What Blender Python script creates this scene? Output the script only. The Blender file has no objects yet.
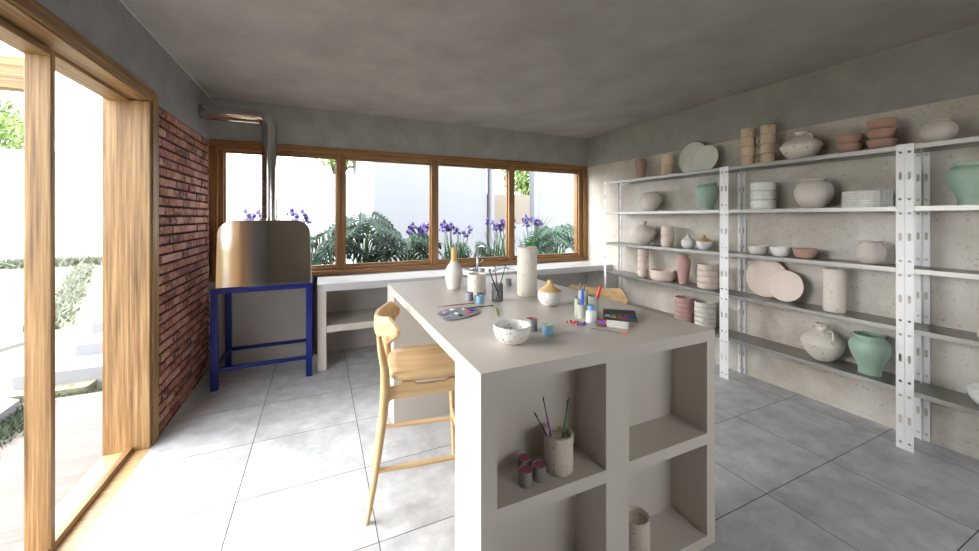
import bpy, bmesh, math, random
from mathutils import Vector, Matrix
PI = math.pi
scene = bpy.context.scene
COL = scene.collection
rnd = random.Random(7)

# ------------------------------------------------------------------ camera
cam_d = bpy.data.cameras.new('camera')
cam = bpy.data.objects.new('camera', cam_d); COL.objects.link(cam)
cam.location = (1.0, 0.16, 1.497)
cam.rotation_euler = (PI/2, 0, -0.4291)
cam_d.sensor_width = 36.0
cam_d.lens = 371.4/979*36
cam_d.shift_y = -57.9/979
cam_d.clip_start = 0.02
scene.camera = cam

# ------------------------------------------------------------------ world, light, exposure
world = bpy.data.worlds.new('sky'); scene.world = world
world.use_nodes = True
wn = world.node_tree.nodes; wl = world.node_tree.links
bg = wn['Background']
bg.inputs['Color'].default_value = (0.93, 0.965, 1.0, 1)
bg.inputs['Strength'].default_value = 6.6
scene.view_settings.view_transform = 'Standard'
scene.view_settings.look = 'None'
scene.view_settings.gamma = 1.0
scene.view_settings.exposure = 0.32
scene.view_settings.use_curve_mapping = False
scene.cycles.use_denoising = True
scene.cycles.max_bounces = 14
scene.cycles.diffuse_bounces = 8
scene.cycles.transparent_max_bounces = 16
scene.cycles.sample_clamp_indirect = 6.0

sun_d = bpy.data.lights.new('hazy_sun', 'SUN'); sun_d.energy = 6.8; sun_d.angle = math.radians(55); sun_d.color = (1.0, 0.975, 0.94)
sun = bpy.data.objects.new('hazy_sun', sun_d); COL.objects.link(sun); sun.location = (-6, 5, 5)
sun.rotation_euler = Vector((0.80, -0.30, -0.44)).to_track_quat('-Z', 'Y').to_euler()
YR_ = -1.6

# ------------------------------------------------------------------ materials
def lin(h):
    h = h.lstrip('#'); out = []
    for i in (0, 2, 4):
        c = int(h[i:i+2], 16)/255
        out.append(c/12.92 if c <= 0.04045 else ((c+0.055)/1.055)**2.4)
    return (*out, 1)

class M:
    def __init__(s, name, col='#808080', rough=0.5, metal=0.0):
        s.m = bpy.data.materials.new(name); s.m.use_nodes = True
        s.nt = s.m.node_tree; s.b = s.nt.nodes['Principled BSDF']
        c = lin(col) if isinstance(col, str) else (*col, 1)
        s.b.inputs['Base Color'].default_value = c
        s.b.inputs['Roughness'].default_value = rough
        s.b.inputs['Metallic'].default_value = metal
    def n(s, t, **k):
        x = s.nt.nodes.new(t)
        for a, v in k.items():
            if a.startswith('_'): x.inputs[a[1:]].default_value = v
            else: setattr(x, a, v)
        return x
    def l(s, a, b): s.nt.links.new(a, b)
    def coord(s, scale=(1, 1, 1), kind='Object'):
        tc = s.n('ShaderNodeTexCoord'); mp = s.n('ShaderNodeMapping')
        mp.inputs['Scale'].default_value = scale
        s.l(tc.outputs[kind], mp.inputs['Vector']); return mp.outputs[0]
    def ramp(s, fac, stops):
        r = s.n('ShaderNodeValToRGB'); e = r.color_ramp.elements
        while len(e) < len(stops): e.new(0.5)
        for i, (p, c) in enumerate(stops):
            e[i].position = p; e[i].color = lin(c) if isinstance(c, str) else (*c, 1)
        s.l(fac, r.inputs[0]); return r.outputs[0]
    def mix(s, fac, a, b, mode='MIX'):
        x = s.n('ShaderNodeMix', data_type='RGBA', blend_type=mode)
        for sock, v in ((x.inputs[0], fac), (x.inputs[6], a), (x.inputs[7], b)):
            if isinstance(v, (int, float)): sock.default_value = v
            elif isinstance(v, str): sock.default_value = lin(v)
            elif isinstance(v, tuple): sock.default_value = v
            else: s.l(v, sock)
        return x.outputs[2]
    def math(s, op, a, b=0.0):
        x = s.n('ShaderNodeMath', operation=op)
        for i, v in enumerate((a, b)):
            if isinstance(v, (int, float)): x.inputs[i].default_value = v
            else: s.l(v, x.inputs[i])
        return x.outputs[0]
    def noise(s, vec, scale, detail=4, rough=0.5):
        x = s.n('ShaderNodeTexNoise'); x.inputs['Scale'].default_value = scale
        x.inputs['Detail'].default_value = detail; x.inputs['Roughness'].default_value = rough
        s.l(vec, x.inputs['Vector']); return x.outputs['Fac']
    def base(s, c): s.l(c, s.b.inputs['Base Color'])
    def bump(s, h, strength=0.3, dist=0.01):
        x = s.n('ShaderNodeBump'); x.inputs['Strength'].default_value = strength
        x.inputs['Distance'].default_value = dist
        s.l(h, x.inputs['Height']); s.l(x.outputs[0], s.b.inputs['Normal'])
    def specks(s, vec, scale, size, density):
        # irregular dots: 1 inside a dot
        v = s.n('ShaderNodeTexVoronoi'); v.inputs['Scale'].default_value = scale
        s.l(vec, v.inputs['Vector'])
        sp = s.n('ShaderNodeSeparateColor'); s.l(v.outputs['Color'], sp.inputs[0])
        rad = s.math('MULTIPLY', sp.outputs[1], size)
        a = s.math('LESS_THAN', v.outputs['Distance'], rad)
        b = s.math('LESS_THAN', sp.outputs[0], density)
        return s.math('MULTIPLY', a, b)

def plain(name, col, rough=0.5, metal=0.0): return M(name, col, rough, metal).m

def wood(name, axis, c1, c2, c3, bump=0.25, rough=0.5, fine=1.0):
    w = M(name, c2, rough)
    sc = [26*fine]*3; sc[axis] = 0.8
    v = w.coord(tuple(sc))
    n1 = w.noise(v, 1.6, 6, 0.62)
    sc2 = [80*fine]*3; sc2[axis] = 1.6
    n2 = w.noise(w.coord(tuple(sc2)), 1.5, 3, 0.6)
    f = w.math('ADD', w.math('MULTIPLY', n1, 0.6), w.math('MULTIPLY', n2, 0.4))
    w.base(w.ramp(f, [(0.36, c1), (0.5, c2), (0.64, c3)]))
    w.bump(f, bump, 0.004)
    return w.m

OAK = ('#5c4225', '#8e6c44', '#ab8c61')
oak = [wood('oak_grain_%s' % 'xyz'[i], i, *OAK) for i in range(3)]
WIN = ('#5a3d1e', '#855e33', '#a27746')
win_wood = [wood('window_oak_%s' % 'xyz'[i], i, *WIN) for i in range(3)]
ply = [wood('pale_ash_%s' % 'xyz'[i], i, '#bf9a6c', '#d0ae80', '#dabd94', 0.08, 0.42, 0.7) for i in range(3)]
sill_wood = wood('sill_wood', 0, '#96714a', '#b8956a', '#cbae87', 0.15, 0.45)
deck_wood = wood('deck_wood', 0, '#554a44', '#625750', '#70655d', 0.15, 0.6, 0.6)

def plaster(name, c1, c2, scale=5):
    p = M(name, c1, 0.9); v = p.coord()
    n1 = p.noise(v, scale, 8, 0.6); n2 = p.noise(v, 90, 3, 0.6)
    f = p.math('ADD', p.math('MULTIPLY', n1, 0.6), p.math('MULTIPLY', n2, 0.4))
    p.base(p.ramp(f, [(0.38, c1), (0.62, c2)])); p.bump(n2, 0.25, 0.003)
    return p.m
upper_left = plaster('grey_plaster', '#828185', '#929297')
upper_back = plaster('grey_green_plaster', '#93938e', '#a4a49f')
ceil_mat = plaster('concrete_ceiling', '#96928e', '#aca8a4', 2.5)
low_plaster = plaster('warm_grey_plaster', '#a8a39f', '#b6b1ad', 3)

cw = M('board_concrete', '#b0aaa0', 0.85); v = cw.coord()
n1 = cw.noise(v, 2.2, 9, 0.62); n2 = cw.noise(v, 45, 4, 0.7)
c = cw.ramp(n1, [(0.34, '#b9b1a4'), (0.5, '#cdc8bf'), (0.66, '#dcd9d2')])
c = cw.mix(cw.math('MULTIPLY', n2, 0.35), c, '#a1998b')
sp = cw.specks(v, 30, 0.25, 0.45)
c = cw.mix(cw.math('MULTIPLY', sp, 0.38), c, '#75695a')
sp2 = cw.specks(v, 55, 0.34, 0.6)
c = cw.mix(cw.math('MULTIPLY', sp2, 0.4), c, '#8a7258')
cw.base(c); cw.bump(cw.math('SUBTRACT', n2, sp), 0.5, 0.004)
concrete_wall = cw.m

# floor tiles 0.6515 x 0.5635, joints where the photo shows them
fl = M('grey_floor_tile', '#b5b5b8', 0.42)
tc = fl.n('ShaderNodeTexCoord'); sx = fl.n('ShaderNodeSeparateXYZ'); fl.l(tc.outputs['Object'], sx.inputs[0])
def joint(sock, period, off):
    a = fl.math('ADD', sock, -off+period*40)
    a = fl.math('DIVIDE', a, period); a = fl.math('FRACT', a)
    a = fl.math('SUBTRACT', a, 0.5); a = fl.math('ABSOLUTE', a)
    return fl.math('GREATER_THAN', a, 0.5-0.0023/period)
def cell(sock, period, off):
    a = fl.math('ADD', sock, -off+period*40); a = fl.math('DIVIDE', a, period); return fl.math('FLOOR', a)
jx = joint(sx.outputs[0], 0.6515, 0.5975); jy = joint(sx.outputs[1], 0.5635, 1.366)
j = fl.math('MAXIMUM', jx, jy)
cv = fl.n('ShaderNodeCombineXYZ'); fl.l(cell(sx.outputs[0], 0.6515, 0.5975), cv.inputs[0]); fl.l(cell(sx.outputs[1], 0.5635, 1.366), cv.inputs[1])
wnz = fl.n('ShaderNodeTexWhiteNoise'); fl.l(cv.outputs[0], wnz.inputs['Vector'])
vadd = fl.n('ShaderNodeVectorMath', operation='ADD'); fl.l(tc.outputs['Object'], vadd.inputs[0]); fl.l(wnz.outputs['Color'], vadd.inputs[1])
n1 = fl.noise(vadd.outputs[0], 6.5, 9, 0.66); n2 = fl.noise(tc.outputs['Object'], 60, 3, 0.6)
c = fl.ramp(n1, [(0.34, '#a4a5a7'), (0.5, '#b7b8ba'), (0.66, '#c9cacc')])
c = fl.mix(fl.math('MULTIPLY', n2, 0.2), c, '#9d9d9d')
c = fl.mix(j, c, '#3d3f45')
fl.base(c); fl.bump(fl.math('SUBTRACT', fl.math('MULTIPLY', n2, 0.15), j), 0.35, 0.002)
floor_mat = fl.m

brick = M('red_brick', '#8a4a38', 0.85)
at = brick.n('ShaderNodeAttribute', attribute_name='tint')
v = brick.coord(); n1 = brick.noise(v, 28, 6, 0.7); n2 = brick.noise(v, 6, 3, 0.5)
c = brick.ramp(at.outputs['Fac'], [(0.0, '#6a3a30'), (0.35, '#9c5945'), (0.7, '#b8755e'), (1.0, '#c79a88')])
c = brick.mix(brick.math('MULTIPLY', brick.math('GREATER_THAN', n1, 0.54), 0.5), c, '#cdbcb1')
c = brick.mix(brick.math('MULTIPLY', n2, 0.5), c, '#5b382e')
brick.base(c); brick.bump(n1, 0.6, 0.006); brick_mat = brick.m
mortar = plain('dark_brick_joint', '#171210', 0.95)

island_mat = M('matt_greige_lacquer', '#c2bbb1', 0.42).m
counter_top = M('pale_quartz_worktop', '#c3c2c2', 0.3).m
white_steel = M('white_painted_steel', '#ededee', 0.4).m
shelf_steel = M('grey_shelf_steel', '#94938f', 0.38, 0.75).m
hole_dark = plain('dark_steel_slot', '#202022', 0.8)
blue_steel = M('dark_blue_painted_steel', '#0e2070', 0.28, 0.35).m
kiln_steel = M('brushed_stainless_sheet', '#cdc8c1', 0.08, 1.0).m
chrome = M('polished_flue_steel', '#bdbdbc', 0.14, 1.0).m
sink_steel = M('sink_steel', '#c0c2c4', 0.25, 1.0).m

def speckled(name, basec, dots, rough=0.6, amp=0.12):
    s = M(name, basec, rough); v = s.coord()
    n = s.noise(v, 9, 6, 0.6)
    c = s.mix(s.math('MULTIPLY', n, amp*2), basec, '#8d8477')
    for (colr, scale, size, dens, st) in dots:
        k = s.specks(v, scale*1.25, size, dens)
        c = s.mix(s.math('MULTIPLY', k, st), c, colr)
    s.base(c); s.bump(s.noise(v, 70, 3), 0.12, 0.002); return s.m
sp_white = speckled('white_speckled_glaze', '#e4e2de', [('#2e2a27', 90, 0.42, 0.32, 0.85), ('#5a5048', 150, 0.4, 0.35, 0.7)], 0.4, 0.03)
sp_vase = speckled('white_pitted_glaze', '#e2e0db', [('#b9ae9f', 110, 0.4, 0.4, 0.6)], 0.6, 0.05)
sp_cream = speckled('cream_speckled_clay', '#ded6ca', [('#8a7763', 85, 0.4, 0.28, 0.8), ('#b49c83', 140, 0.4, 0.3, 0.6)], 0.65, 0.05)
sp_pot = speckled('buff_speckled_clay', '#cdc4b6', [('#5c4c3d', 100, 0.42, 0.35, 0.85), ('#8b7a68', 160, 0.4, 0.4, 0.6)], 0.7)
sp_green = speckled('green_speckled_glaze', '#a2bfac', [('#4c7a60', 80, 0.38, 0.3, 0.6), ('#5d8e72', 130, 0.4, 0.3, 0.5)], 0.45, 0.08)
sp_sage = speckled('sage_white_speckled_glaze', '#dcddd0', [('#8f9488', 110, 0.42, 0.5, 0.7)], 0.55, 0.04)
sp_grey = speckled('grey_white_speckled_glaze', '#e6e7e3', [('#7d837f', 90, 0.42, 0.5, 0.7)], 0.5, 0.05)
stone = speckled('pale_stoneware', '#d6cfc5', [('#a79c8e', 90, 0.4, 0.3, 0.4)], 0.75, 0.12)
amph = speckled('cream_stoneware_with_brown_flecks', '#dbd5c9', [('#7a6a58', 35, 0.36, 0.22, 0.8)], 0.7, 0.1)
terra = speckled('terracotta', '#b58f81', [('#8c5a4b', 60, 0.4, 0.3, 0.4)], 0.8, 0.1)
pink = speckled('dusty_pink_clay', '#c09a93', [('#9d6f68', 60, 0.4, 0.3, 0.35)], 0.75, 0.1)
beige = speckled('beige_banded_clay', '#d6bfa5', [('#a98d6f', 70, 0.4, 0.3, 0.4)], 0.75, 0.08)
blush = speckled('blush_beige_clay', '#dccabd', [('#b79d8c', 70, 0.4, 0.3, 0.4)], 0.7, 0.06)
tan_rim = plain('bare_clay_line', '#9a7458', 0.85)
ochre = M('yellow_ochre_glaze', '#d6b377', 0.45).m
white_line = speckled('off_white_clay', '#d8d4cb', [('#a39c90', 90, 0.4, 0.3, 0.5)], 0.6, 0.05)
plate_tan = speckled('peach_beige_glaze', '#e0d0c3', [('#bfa793', 100, 0.4, 0.3, 0.4)], 0.55, 0.05)

glass = M('clear_window_glass', '#ffffff', 0.0)
nt = glass.nt; nt.nodes.remove(glass.b)
tr = glass.n('ShaderNodeBsdfTransparent'); gl = glass.n('ShaderNodeBsdfGlossy'); gl.inputs['Roughness'].default_value = 0.0
lw = glass.n('ShaderNodeLayerWeight'); lw.inputs['Blend'].default_value = 0.5
fr = glass.math('ADD', glass.math('MULTIPLY', glass.math('POWER', lw.outputs['Facing'], 5.0), 0.45), -0.012)
mx = glass.n('ShaderNodeMixShader'); glass.l(fr, mx.inputs[0]); glass.l(tr.outputs[0], mx.inputs[1]); glass.l(gl.outputs[0], mx.inputs[2])
glass.l(mx.outputs[0], nt.nodes['Material Output'].inputs['Surface']); glass = glass.m

leaf_mat = M('dark_green_leaf', '#2f5544', 0.6); leaf_mat.b.inputs['Specular IOR Level'].default_value = 0.25; v = leaf_mat.coord(); n1 = leaf_mat.noise(v, 8, 3)
leaf_mat.base(leaf_mat.ramp(n1, [(0.35, '#142a1e'), (0.65, '#2d4a3b')])); leaf_mat = leaf_mat.m
stem_mat = plain('green_stem', '#3f7a30', 0.5)
iris_leaf = M('iris_leaf_green', '#3f7a3c', 0.5); v = iris_leaf.coord(); iris_leaf.base(iris_leaf.ramp(iris_leaf.noise(v, 12, 2), [(0.35, '#22552a'), (0.65, '#46833f')])); iris_leaf = iris_leaf.m
iris_petal = M('violet_petal', '#5a4a9a', 0.6); v = iris_petal.coord(); iris_petal.base(iris_petal.ramp(iris_petal.noise(v, 45, 2), [(0.4, '#3d2f78'), (0.6, '#8579b8')])); iris_petal = iris_petal.m
tree_leaf = M('tree_leaf_green', '#5f7f3a', 0.6); v = tree_leaf.coord(); tree_leaf.base(tree_leaf.ramp(tree_leaf.noise(v, 2.2, 3), [(0.35, '#5b7340'), (0.65, '#8fa860')])); tree_leaf = tree_leaf.m
bark = plain('tree_bark', '#4d4034', 0.9)
garden_shade_grey = M('shade_grey_garden_render', '#7c7e85', 0.9).m  # shade on the white wall is put into this grey
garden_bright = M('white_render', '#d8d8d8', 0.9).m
step_mat = plain('pale_concrete_step', '#89898c', 0.85)
lawn_mat = M('overexposed_pale_lawn', '#9c9882', 0.95); v = lawn_mat.coord()  # overexposed pale look put into the grass colour
lawn_mat.base(lawn_mat.ramp(lawn_mat.noise(v, 9, 8, 0.75), [(0.38, '#565340'), (0.50, '#87836a'), (0.7, '#9a957b')])); lawn_mat = lawn_mat.m
hedge_mat = plain('grey_green_ground_cover', '#4a5440', 0.9)
hedge_pale = plain('pale_ground_cover', '#7b8070', 0.9)

# ------------------------------------------------------------------ mesh helpers
class MB:
    def __init__(s): s.v = []; s.f = []; s.mi = []; s.cur = 0; s.tint = []; s.t = 0.5
    def add(s, vs, fs):
        b = len(s.v); s.v += [tuple(x) for x in vs]
        for f in fs:
            s.f.append([b+i for i in f]); s.mi.append(s.cur); s.tint.append(s.t)
        return s
    def box(s, x0, x1, y0, y1, z0, z1):
        vs = [(x, y, z) for z in (z0, z1) for y in (y0, y1) for x in (x0, x1)]
        return s.add(vs, [(0, 2, 3, 1), (4, 5, 7, 6), (0, 1, 5, 4), (2, 6, 7, 3), (0, 4, 6, 2), (1, 3, 7, 5)])
    def prism(s, poly, a, b, ax=2):
        # poly in the two remaining axes (in order), extruded along ax from a to b
        def P(p, h):
            q = [0, 0, 0]; o = [i for i in range(3) if i != ax]
            q[o[0]], q[o[1]] = p; q[ax] = h; return tuple(q)
        n = len(poly); vs = [P(p, a) for p in poly]+[P(p, b) for p in poly]
        fs = [tuple(range(n)), tuple(range(2*n-1, n-1, -1))]+[(i, i+n, (i+1) % n+n, (i+1) % n) for i in range(n)]
        return s.add(vs, fs)
    def lathe(s, prof, seg=32, c=(0, 0, 0), mats=None, wob=None):
        rings = []; vs = []
        for (r, z) in prof:
            if r < 1e-6: rings.append([len(vs)]); vs.append((c[0], c[1], c[2]+z))
            else:
                rings.append(list(range(len(vs), len(vs)+seg)))
                for k in range(seg):
                    a = 2*PI*k/seg; rr = r*(wob(a, z) if wob else 1)
                    vs.append((c[0]+rr*math.cos(a), c[1]+rr*math.sin(a), c[2]+z))
        for i in range(len(rings)-1):
            A, B = rings[i], rings[i+1]; fs = []
            for k in range(seg):
                k2 = (k+1) % seg
                if len(A) == 1 and len(B) == 1: continue
                if len(A) == 1: fs.append((A[0], B[k2], B[k]))
                elif len(B) == 1: fs.append((A[k], A[k2], B[0]))
                else: fs.append((A[k], A[k2], B[k2], B[k]))
            b = len(s.v)
            for f in fs:
                s.f.append([b+q for q in f]); s.mi.append(mats[i] if mats else s.cur); s.tint.append(s.t)
        s.v += vs; return s
    def tube(s, path, r, seg=10, flat=1.0, up=(0, 0, 1)):
        path = [Vector(p) for p in path]; n = len(path)
        R = r if isinstance(r, (list, tuple)) else [r]*n
        vs = []; prev = None
        for i, p in enumerate(path):
            t = (path[min(i+1, n-1)]-path[max(i-1, 0)]).normalized()
            u = prev if prev is not None else Vector(up)
            if abs(t.dot(u)) > 0.95 and prev is None: u = Vector((1, 0, 0))
            u = (u-t*u.dot(t)).normalized(); w = t.cross(u); prev = u
            for k in range(seg):
                a = 2*PI*k/seg; vs.append(p+u*R[i]*math.cos(a)+w*R[i]*flat*math.sin(a))
        fs = []
        for i in range(n-1):
            for k in range(seg):
                k2 = (k+1) % seg; fs.append((i*seg+k, i*seg+k2, (i+1)*seg+k2, (i+1)*seg+k))
        fs += [tuple(range(seg-1, -1, -1)), tuple(range((n-1)*seg, n*seg))]
        return s.add(vs, fs)
    def grid(s, P, closed=False):
        # P[i][j] points -> surface
        n, m = len(P), len(P[0]); vs = [q for row in P for q in row]
        fs = [(i*m+j, i*m+j+1, (i+1)*m+j+1, (i+1)*m+j) for i in range(n-1) for j in range(m-1)]
        return s.add(vs, fs)
    def xf(s, mat, start=0):
        for i in range(start, len(s.v)): s.v[i] = tuple(mat @ Vector(s.v[i]))
        return s
    def build(s, name, mats, parent=None, loc=(0, 0, 0), rotz=0, bevel=0, smooth=True, seg=2, angle=35):
        me = bpy.data.meshes.new(name)
        me.from_pydata(s.v, [], s.f); me.update()
        if not isinstance(mats, (list, tuple)): mats = [mats]
        for m_ in mats: me.materials.append(m_)
        for p, i in zip(me.polygons, s.mi): p.material_index = i
        bm = bmesh.new(); bm.from_mesh(me); bmesh.ops.recalc_face_normals(bm, faces=bm.faces); bm.to_mesh(me); bm.free()
        if any(abs(t-0.5) > 1e-6 for t in s.tint):
            a = me.attributes.new('tint', 'FLOAT', 'FACE')
            for i, t in enumerate(s.tint): a.data[i].value = t
        if smooth:
            for p in me.polygons: p.use_smooth = True
            me.set_sharp_from_angle(angle=math.radians(angle))
        o = bpy.data.objects.new(name, me); COL.objects.link(o)
        o.location = loc; o.rotation_euler = (0, 0, rotz)
        if parent: o.parent = parent
        if bevel:
            b = o.modifiers.new('bevel', 'BEVEL'); b.width = bevel; b.segments = seg; b.limit_method = 'ANGLE'
            b.harden_normals = False
        return o

def tag(o, label=None, cat=None, group=None, kind=None):
    if label: o['label'] = label
    if cat: o['category'] = cat
    if group: o['group'] = group
    if kind: o['kind'] = kind
    return o
def thing(name, label, cat, loc=(0, 0, 0), rotz=0, group=None):
    o = bpy.data.objects.new(name, None); COL.objects.link(o); o.empty_display_size = 0.05
    o.location = loc; o.rotation_euler = (0, 0, rotz); return tag(o, label, cat, group)
def structure(o, label=None, cat=None): return tag(o, label, cat, kind='structure')
def kids(o): return [c for c in bpy.data.objects if c.parent == o]
def dup(o, loc, rotz=None, label=None, group=None, parent=None):
    c = o.copy(); COL.objects.link(c)
    if parent: c.parent = parent
    else:
        c.location = loc
        if rotz is not None: c.rotation_euler = (0, 0, rotz)
        if label: c['label'] = label
        if group: c['group'] = group
    for k in kids(o): dup(k, None, parent=c)
    return c
def box(name, mat, x0, x1, y0, y1, z0, z1, parent=None, bevel=0, o=(0, 0, 0)):
    return MB().box(x0-o[0], x1-o[0], y0-o[1], y1-o[1], z0-o[2], z1-o[2]).build(name, mat, parent, loc=o if not parent else (0, 0, 0), bevel=bevel)

# ================================================================== ROOM SHELL
W, D, H = 4.703, 4.684, 2.70
ZB = 2.258                     # where the concrete gives way to plaster
YR = -1.6                      # wall behind the viewer
structure(box('floor', floor_mat, 0.0, W+0.2, YR-0.2, D+0.2, -0.12, 0.0), 'large pale grey stone tiles with thin dark joints', 'floor')
structure(box('ceiling', ceil_mat, -0.32, W+0.2, YR-0.2, D+0.2, H, H+0.2), 'bare grey concrete ceiling', 'ceiling')

m = MB(); m.box(W, W+0.2, YR-0.2, D+0.2, 0, ZB); m.cur = 1; m.box(W, W+0.2, YR-0.2, D+0.2, ZB, H)
structure(m.build('wall_right', [concrete_wall, upper_back]), 'rough pitted concrete wall behind the shelving with a grey green plaster band above', 'wall')
# back wall: below, above the window
m = MB(); m.box(-0.2, W, D, D+0.2, 0, 0.858); m.cur = 1; m.box(-0.2, W, D, D+0.2, 2.272, H)
structure(m.build('wall_back', [low_plaster, upper_back]), 'window wall, warm grey below the window and grey green plaster above', 'wall')
# left wall: pier with bricks, lintel over the sliding doors, rear part
YD0, YD1 = 1.25, 3.30         # door opening
m = MB(); m.box(-0.2, -0.022, 3.41, D+0.2, 0, 2.262); m.box(-0.2, -0.0, YR-0.2, D, 2.33, H); m.box(-0.2, 0.0, 3.41, D, 2.262, 2.33)
m.box(-0.2, 0.0, YR-0.2, YD0-0.11, 0, 2.33)
structure(m.build('wall_left', upper_left), 'grey plastered wall above the sliding doors and brickwork', 'wall')
m = MB(); m.box(-0.2, 2.3, YR-0.2, YR, 0, H); m.box(4.3, W+0.2, YR-0.2, YR, 0, H); m.box(2.3, 4.3, YR-0.2, YR, 0, 0.95); m.box(2.3, 4.3, YR-0.2, YR, 2.2, H)
structure(m.build('wall_rear', plaster('pale_rear_plaster', '#c4b8a8', '#d0c5b6', 3)), 'plain plastered wall behind the viewer', 'wall')
w2 = thing('added_fill_window', 'unseen oak window added behind the viewer to light the island front', 'window'); tag(w2, kind='structure')  # added opening, gives soft light to the front of the island
m = MB(); m.box(2.3, 4.3, YR-0.12, YR, 0.95, 1.01); m.box(2.3, 4.3, YR-0.12, YR, 2.14, 2.2)
for x in (2.3, 3.27, 4.24): m.box(x, x+0.06, YR-0.12, YR, 1.01, 2.14)
m.build('frame', win_wood[0], w2, bevel=0.003)
structure(box('trim_1', plain('light_gap_bead', '#b9b9bb', 0.6), 0.0, 0.010, YR, D, H-0.010, H), 'thin pale bead drawn for the gap of light between left wall and ceiling', 'trim')  # pale colour stands in for the gap of light along this edge

# brick facing: every course of real bricks over a dark recessed joint
m = MB(); m.cur = 1; m.box(-0.022, -0.010, 3.40, D+0.002, 0, 2.262); m.box(-0.022, 0.0, 3.41, D+0.002, -0.1, -0.0005); m.cur = 0
ch = 2.262/33
rb = random.Random(3)
for r in range(33):
    y = 3.41-(0.0735 if r % 2 else 0.0)-0.02
    while y < D:
        y0, y1 = max(y+0.003, 3.41), min(y+0.1435, D-0.001)
        if y1-y0 > 0.01:
            m.t = rb.random()*0.98+0.005; d = 0.010*rb.random()-0.003; zz = r*ch
            m.box(-0.012, 0.001+d, y0, y1, zz+0.008+0.002*rb.random(), zz+ch-0.007-0.002*rb.random())
        y += 0.147
structure(m.build('brick_wall_facing', [brick_mat, mortar], bevel=0.004, smooth=False, seg=1), 'red brick facing beside the sliding doors', 'wall')

# sliding doors
def dbox(name, ax, x0, x1, y0, y1, z0, z1, parent, bevel=0.003, mats=oak):
    return box(name, mats[ax], x0, x1, y0, y1, z0, z1, parent, bevel)
door = thing('door_1', 'oak framed sliding glass door wall along the left side', 'door'); tag(door, kind='structure')
m = MB(); m.box(-0.0, 0.006, 3.296, 3.396, 0, 2.335); m.box(-0.0, 0.006, YD0-0.11, YD0, 0, 2.335)
m.build('casing_upright', oak[2], door, bevel=0.003)
dbox('casing_head', 1, -0.0, 0.006, YD0, 3.296, 2.265, 2.335, door)
m = MB(); m.box(-0.10, -0.001, 3.265, 3.408, 0, 2.25); m.box(-0.24, -0.102, 3.288, 3.408, 0, 2.25); m.box(-0.24, -0.001, YD0-0.11, YD0, 0, 2.25)
m.build('jamb', oak[2], door, bevel=0.003)
m = MB(); m.box(-0.10, -0.001, YD0, 3.408, 2.255, 2.33); m.box(-0.22, -0.102, YD0, 3.408, 2.238, 2.33)
m.build('door_head', oak[1], door, bevel=0.003)
dbox('stile', 2, -0.165, -0.080, 2.46, 2.492, 0.0, 2.238, door)
dbox('stile', 2, -0.165, -0.080, YD0, YD0+0.09, 0.0, 2.238, door)
dbox('top_rail', 1, -0.165, -0.080, YD0, 2.46, 2.210, 2.238, door)
dbox('bottom_rail', 1, -0.118, -0.083, YD0, 3.285, 0.0, 0.034, door)
g_ = MB().box(-0.142, -0.136, 2.488, 3.288, 0.01, 2.238).build('glass_pane', glass, door)
g_ = MB().box(-0.126, -0.120, YD0+0.085, 2.464, 0.01, 2.212).build('glass_pane', glass, door)
structure(box('trim_2', sill_wood, -0.24, -0.0, YD0-0.11, 3.41, -0.1, 0.001), 'wooden sill strip between tiles and deck', 'sill')

# window
win = thing('window_1', 'long four-pane oak window over the counter', 'window'); tag(win, kind='structure')
def wb(name, ax, x0, x1, y0, y1, z0, z1, bevel=0.003): return box(name, win_wood[ax], x0, x1, y0, y1, z0, z1, win, bevel)
wb('frame_head', 0, 0, W, D-0.018, D+0.16, 2.222, 2.278)
wb('frame_head_step', 0, 0.07, W-0.07, D+0.02, D+0.15, 2.185, 2.222)
wb('frame_sill', 0, 0, W, D-0.018, D+0.16, 0.855, 0.905)
wb('frame_sill_step', 0, 0.07, W-0.07, D+0.02, D+0.15, 0.905, 0.938)
wb('frame_side', 2, 0, 0.07, D-0.016, D+0.16, 0.905, 2.222)
wb('frame_side', 2, W-0.07, W, D-0.016, D+0.16, 0.905, 2.222)
wb('frame_side_step', 2, 0.07, 0.115, D+0.02, D+0.15, 0.938, 2.185)
wb('frame_side_step', 2, W-0.135, W-0.07, D+0.02, D+0.15, 0.938, 2.185)
for xm in (1.222, 2.322, 3.418):
    wb('mullion', 2, xm-0.048, xm-0.006, D+0.004, D+0.12, 0.905, 2.222)
    wb('mullion', 2, xm-0.003, xm+0.044, D+0.016, D+0.12, 0.905, 2.222)
xs = [0.115, 1.222-0.048, 1.222+0.044, 2.322-0.048, 2.322+0.044, 3.418-0.048, 3.418+0.044, W-0.135]
for i in range(4):
    a, b = xs[2*i], xs[2*i+1]
    m = MB(); y0, y1 = D+0.05, D+0.09; t = 0.024
    m.box(a, b, y0, y1, 0.938, 0.938+t); m.box(a, b, y0, y1, 2.185-t, 2.185)
    m.box(a, a+t*0.5, y0, y1, 0.938+t, 2.185-t); m.box(b-t*0.5, b, y0, y1, 0.938+t, 2.185-t)
    s_ = m.build('sash', win_wood[0], win, bevel=0.002)
    MB().box(a+0.012, b-0.012, D+0.067, D+0.073, 0.96, 2.163).build('pane', glass, s_)
structure(box('trim_3', plain('dark_brown_strip', '#4b3d35', 0.7), 0.945, 0.978, D-0.03, D, 0.0, 0.855), 'narrow dark upright strip under the window left of the counter', 'trim')  # plain dark brown strip against the wall

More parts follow.
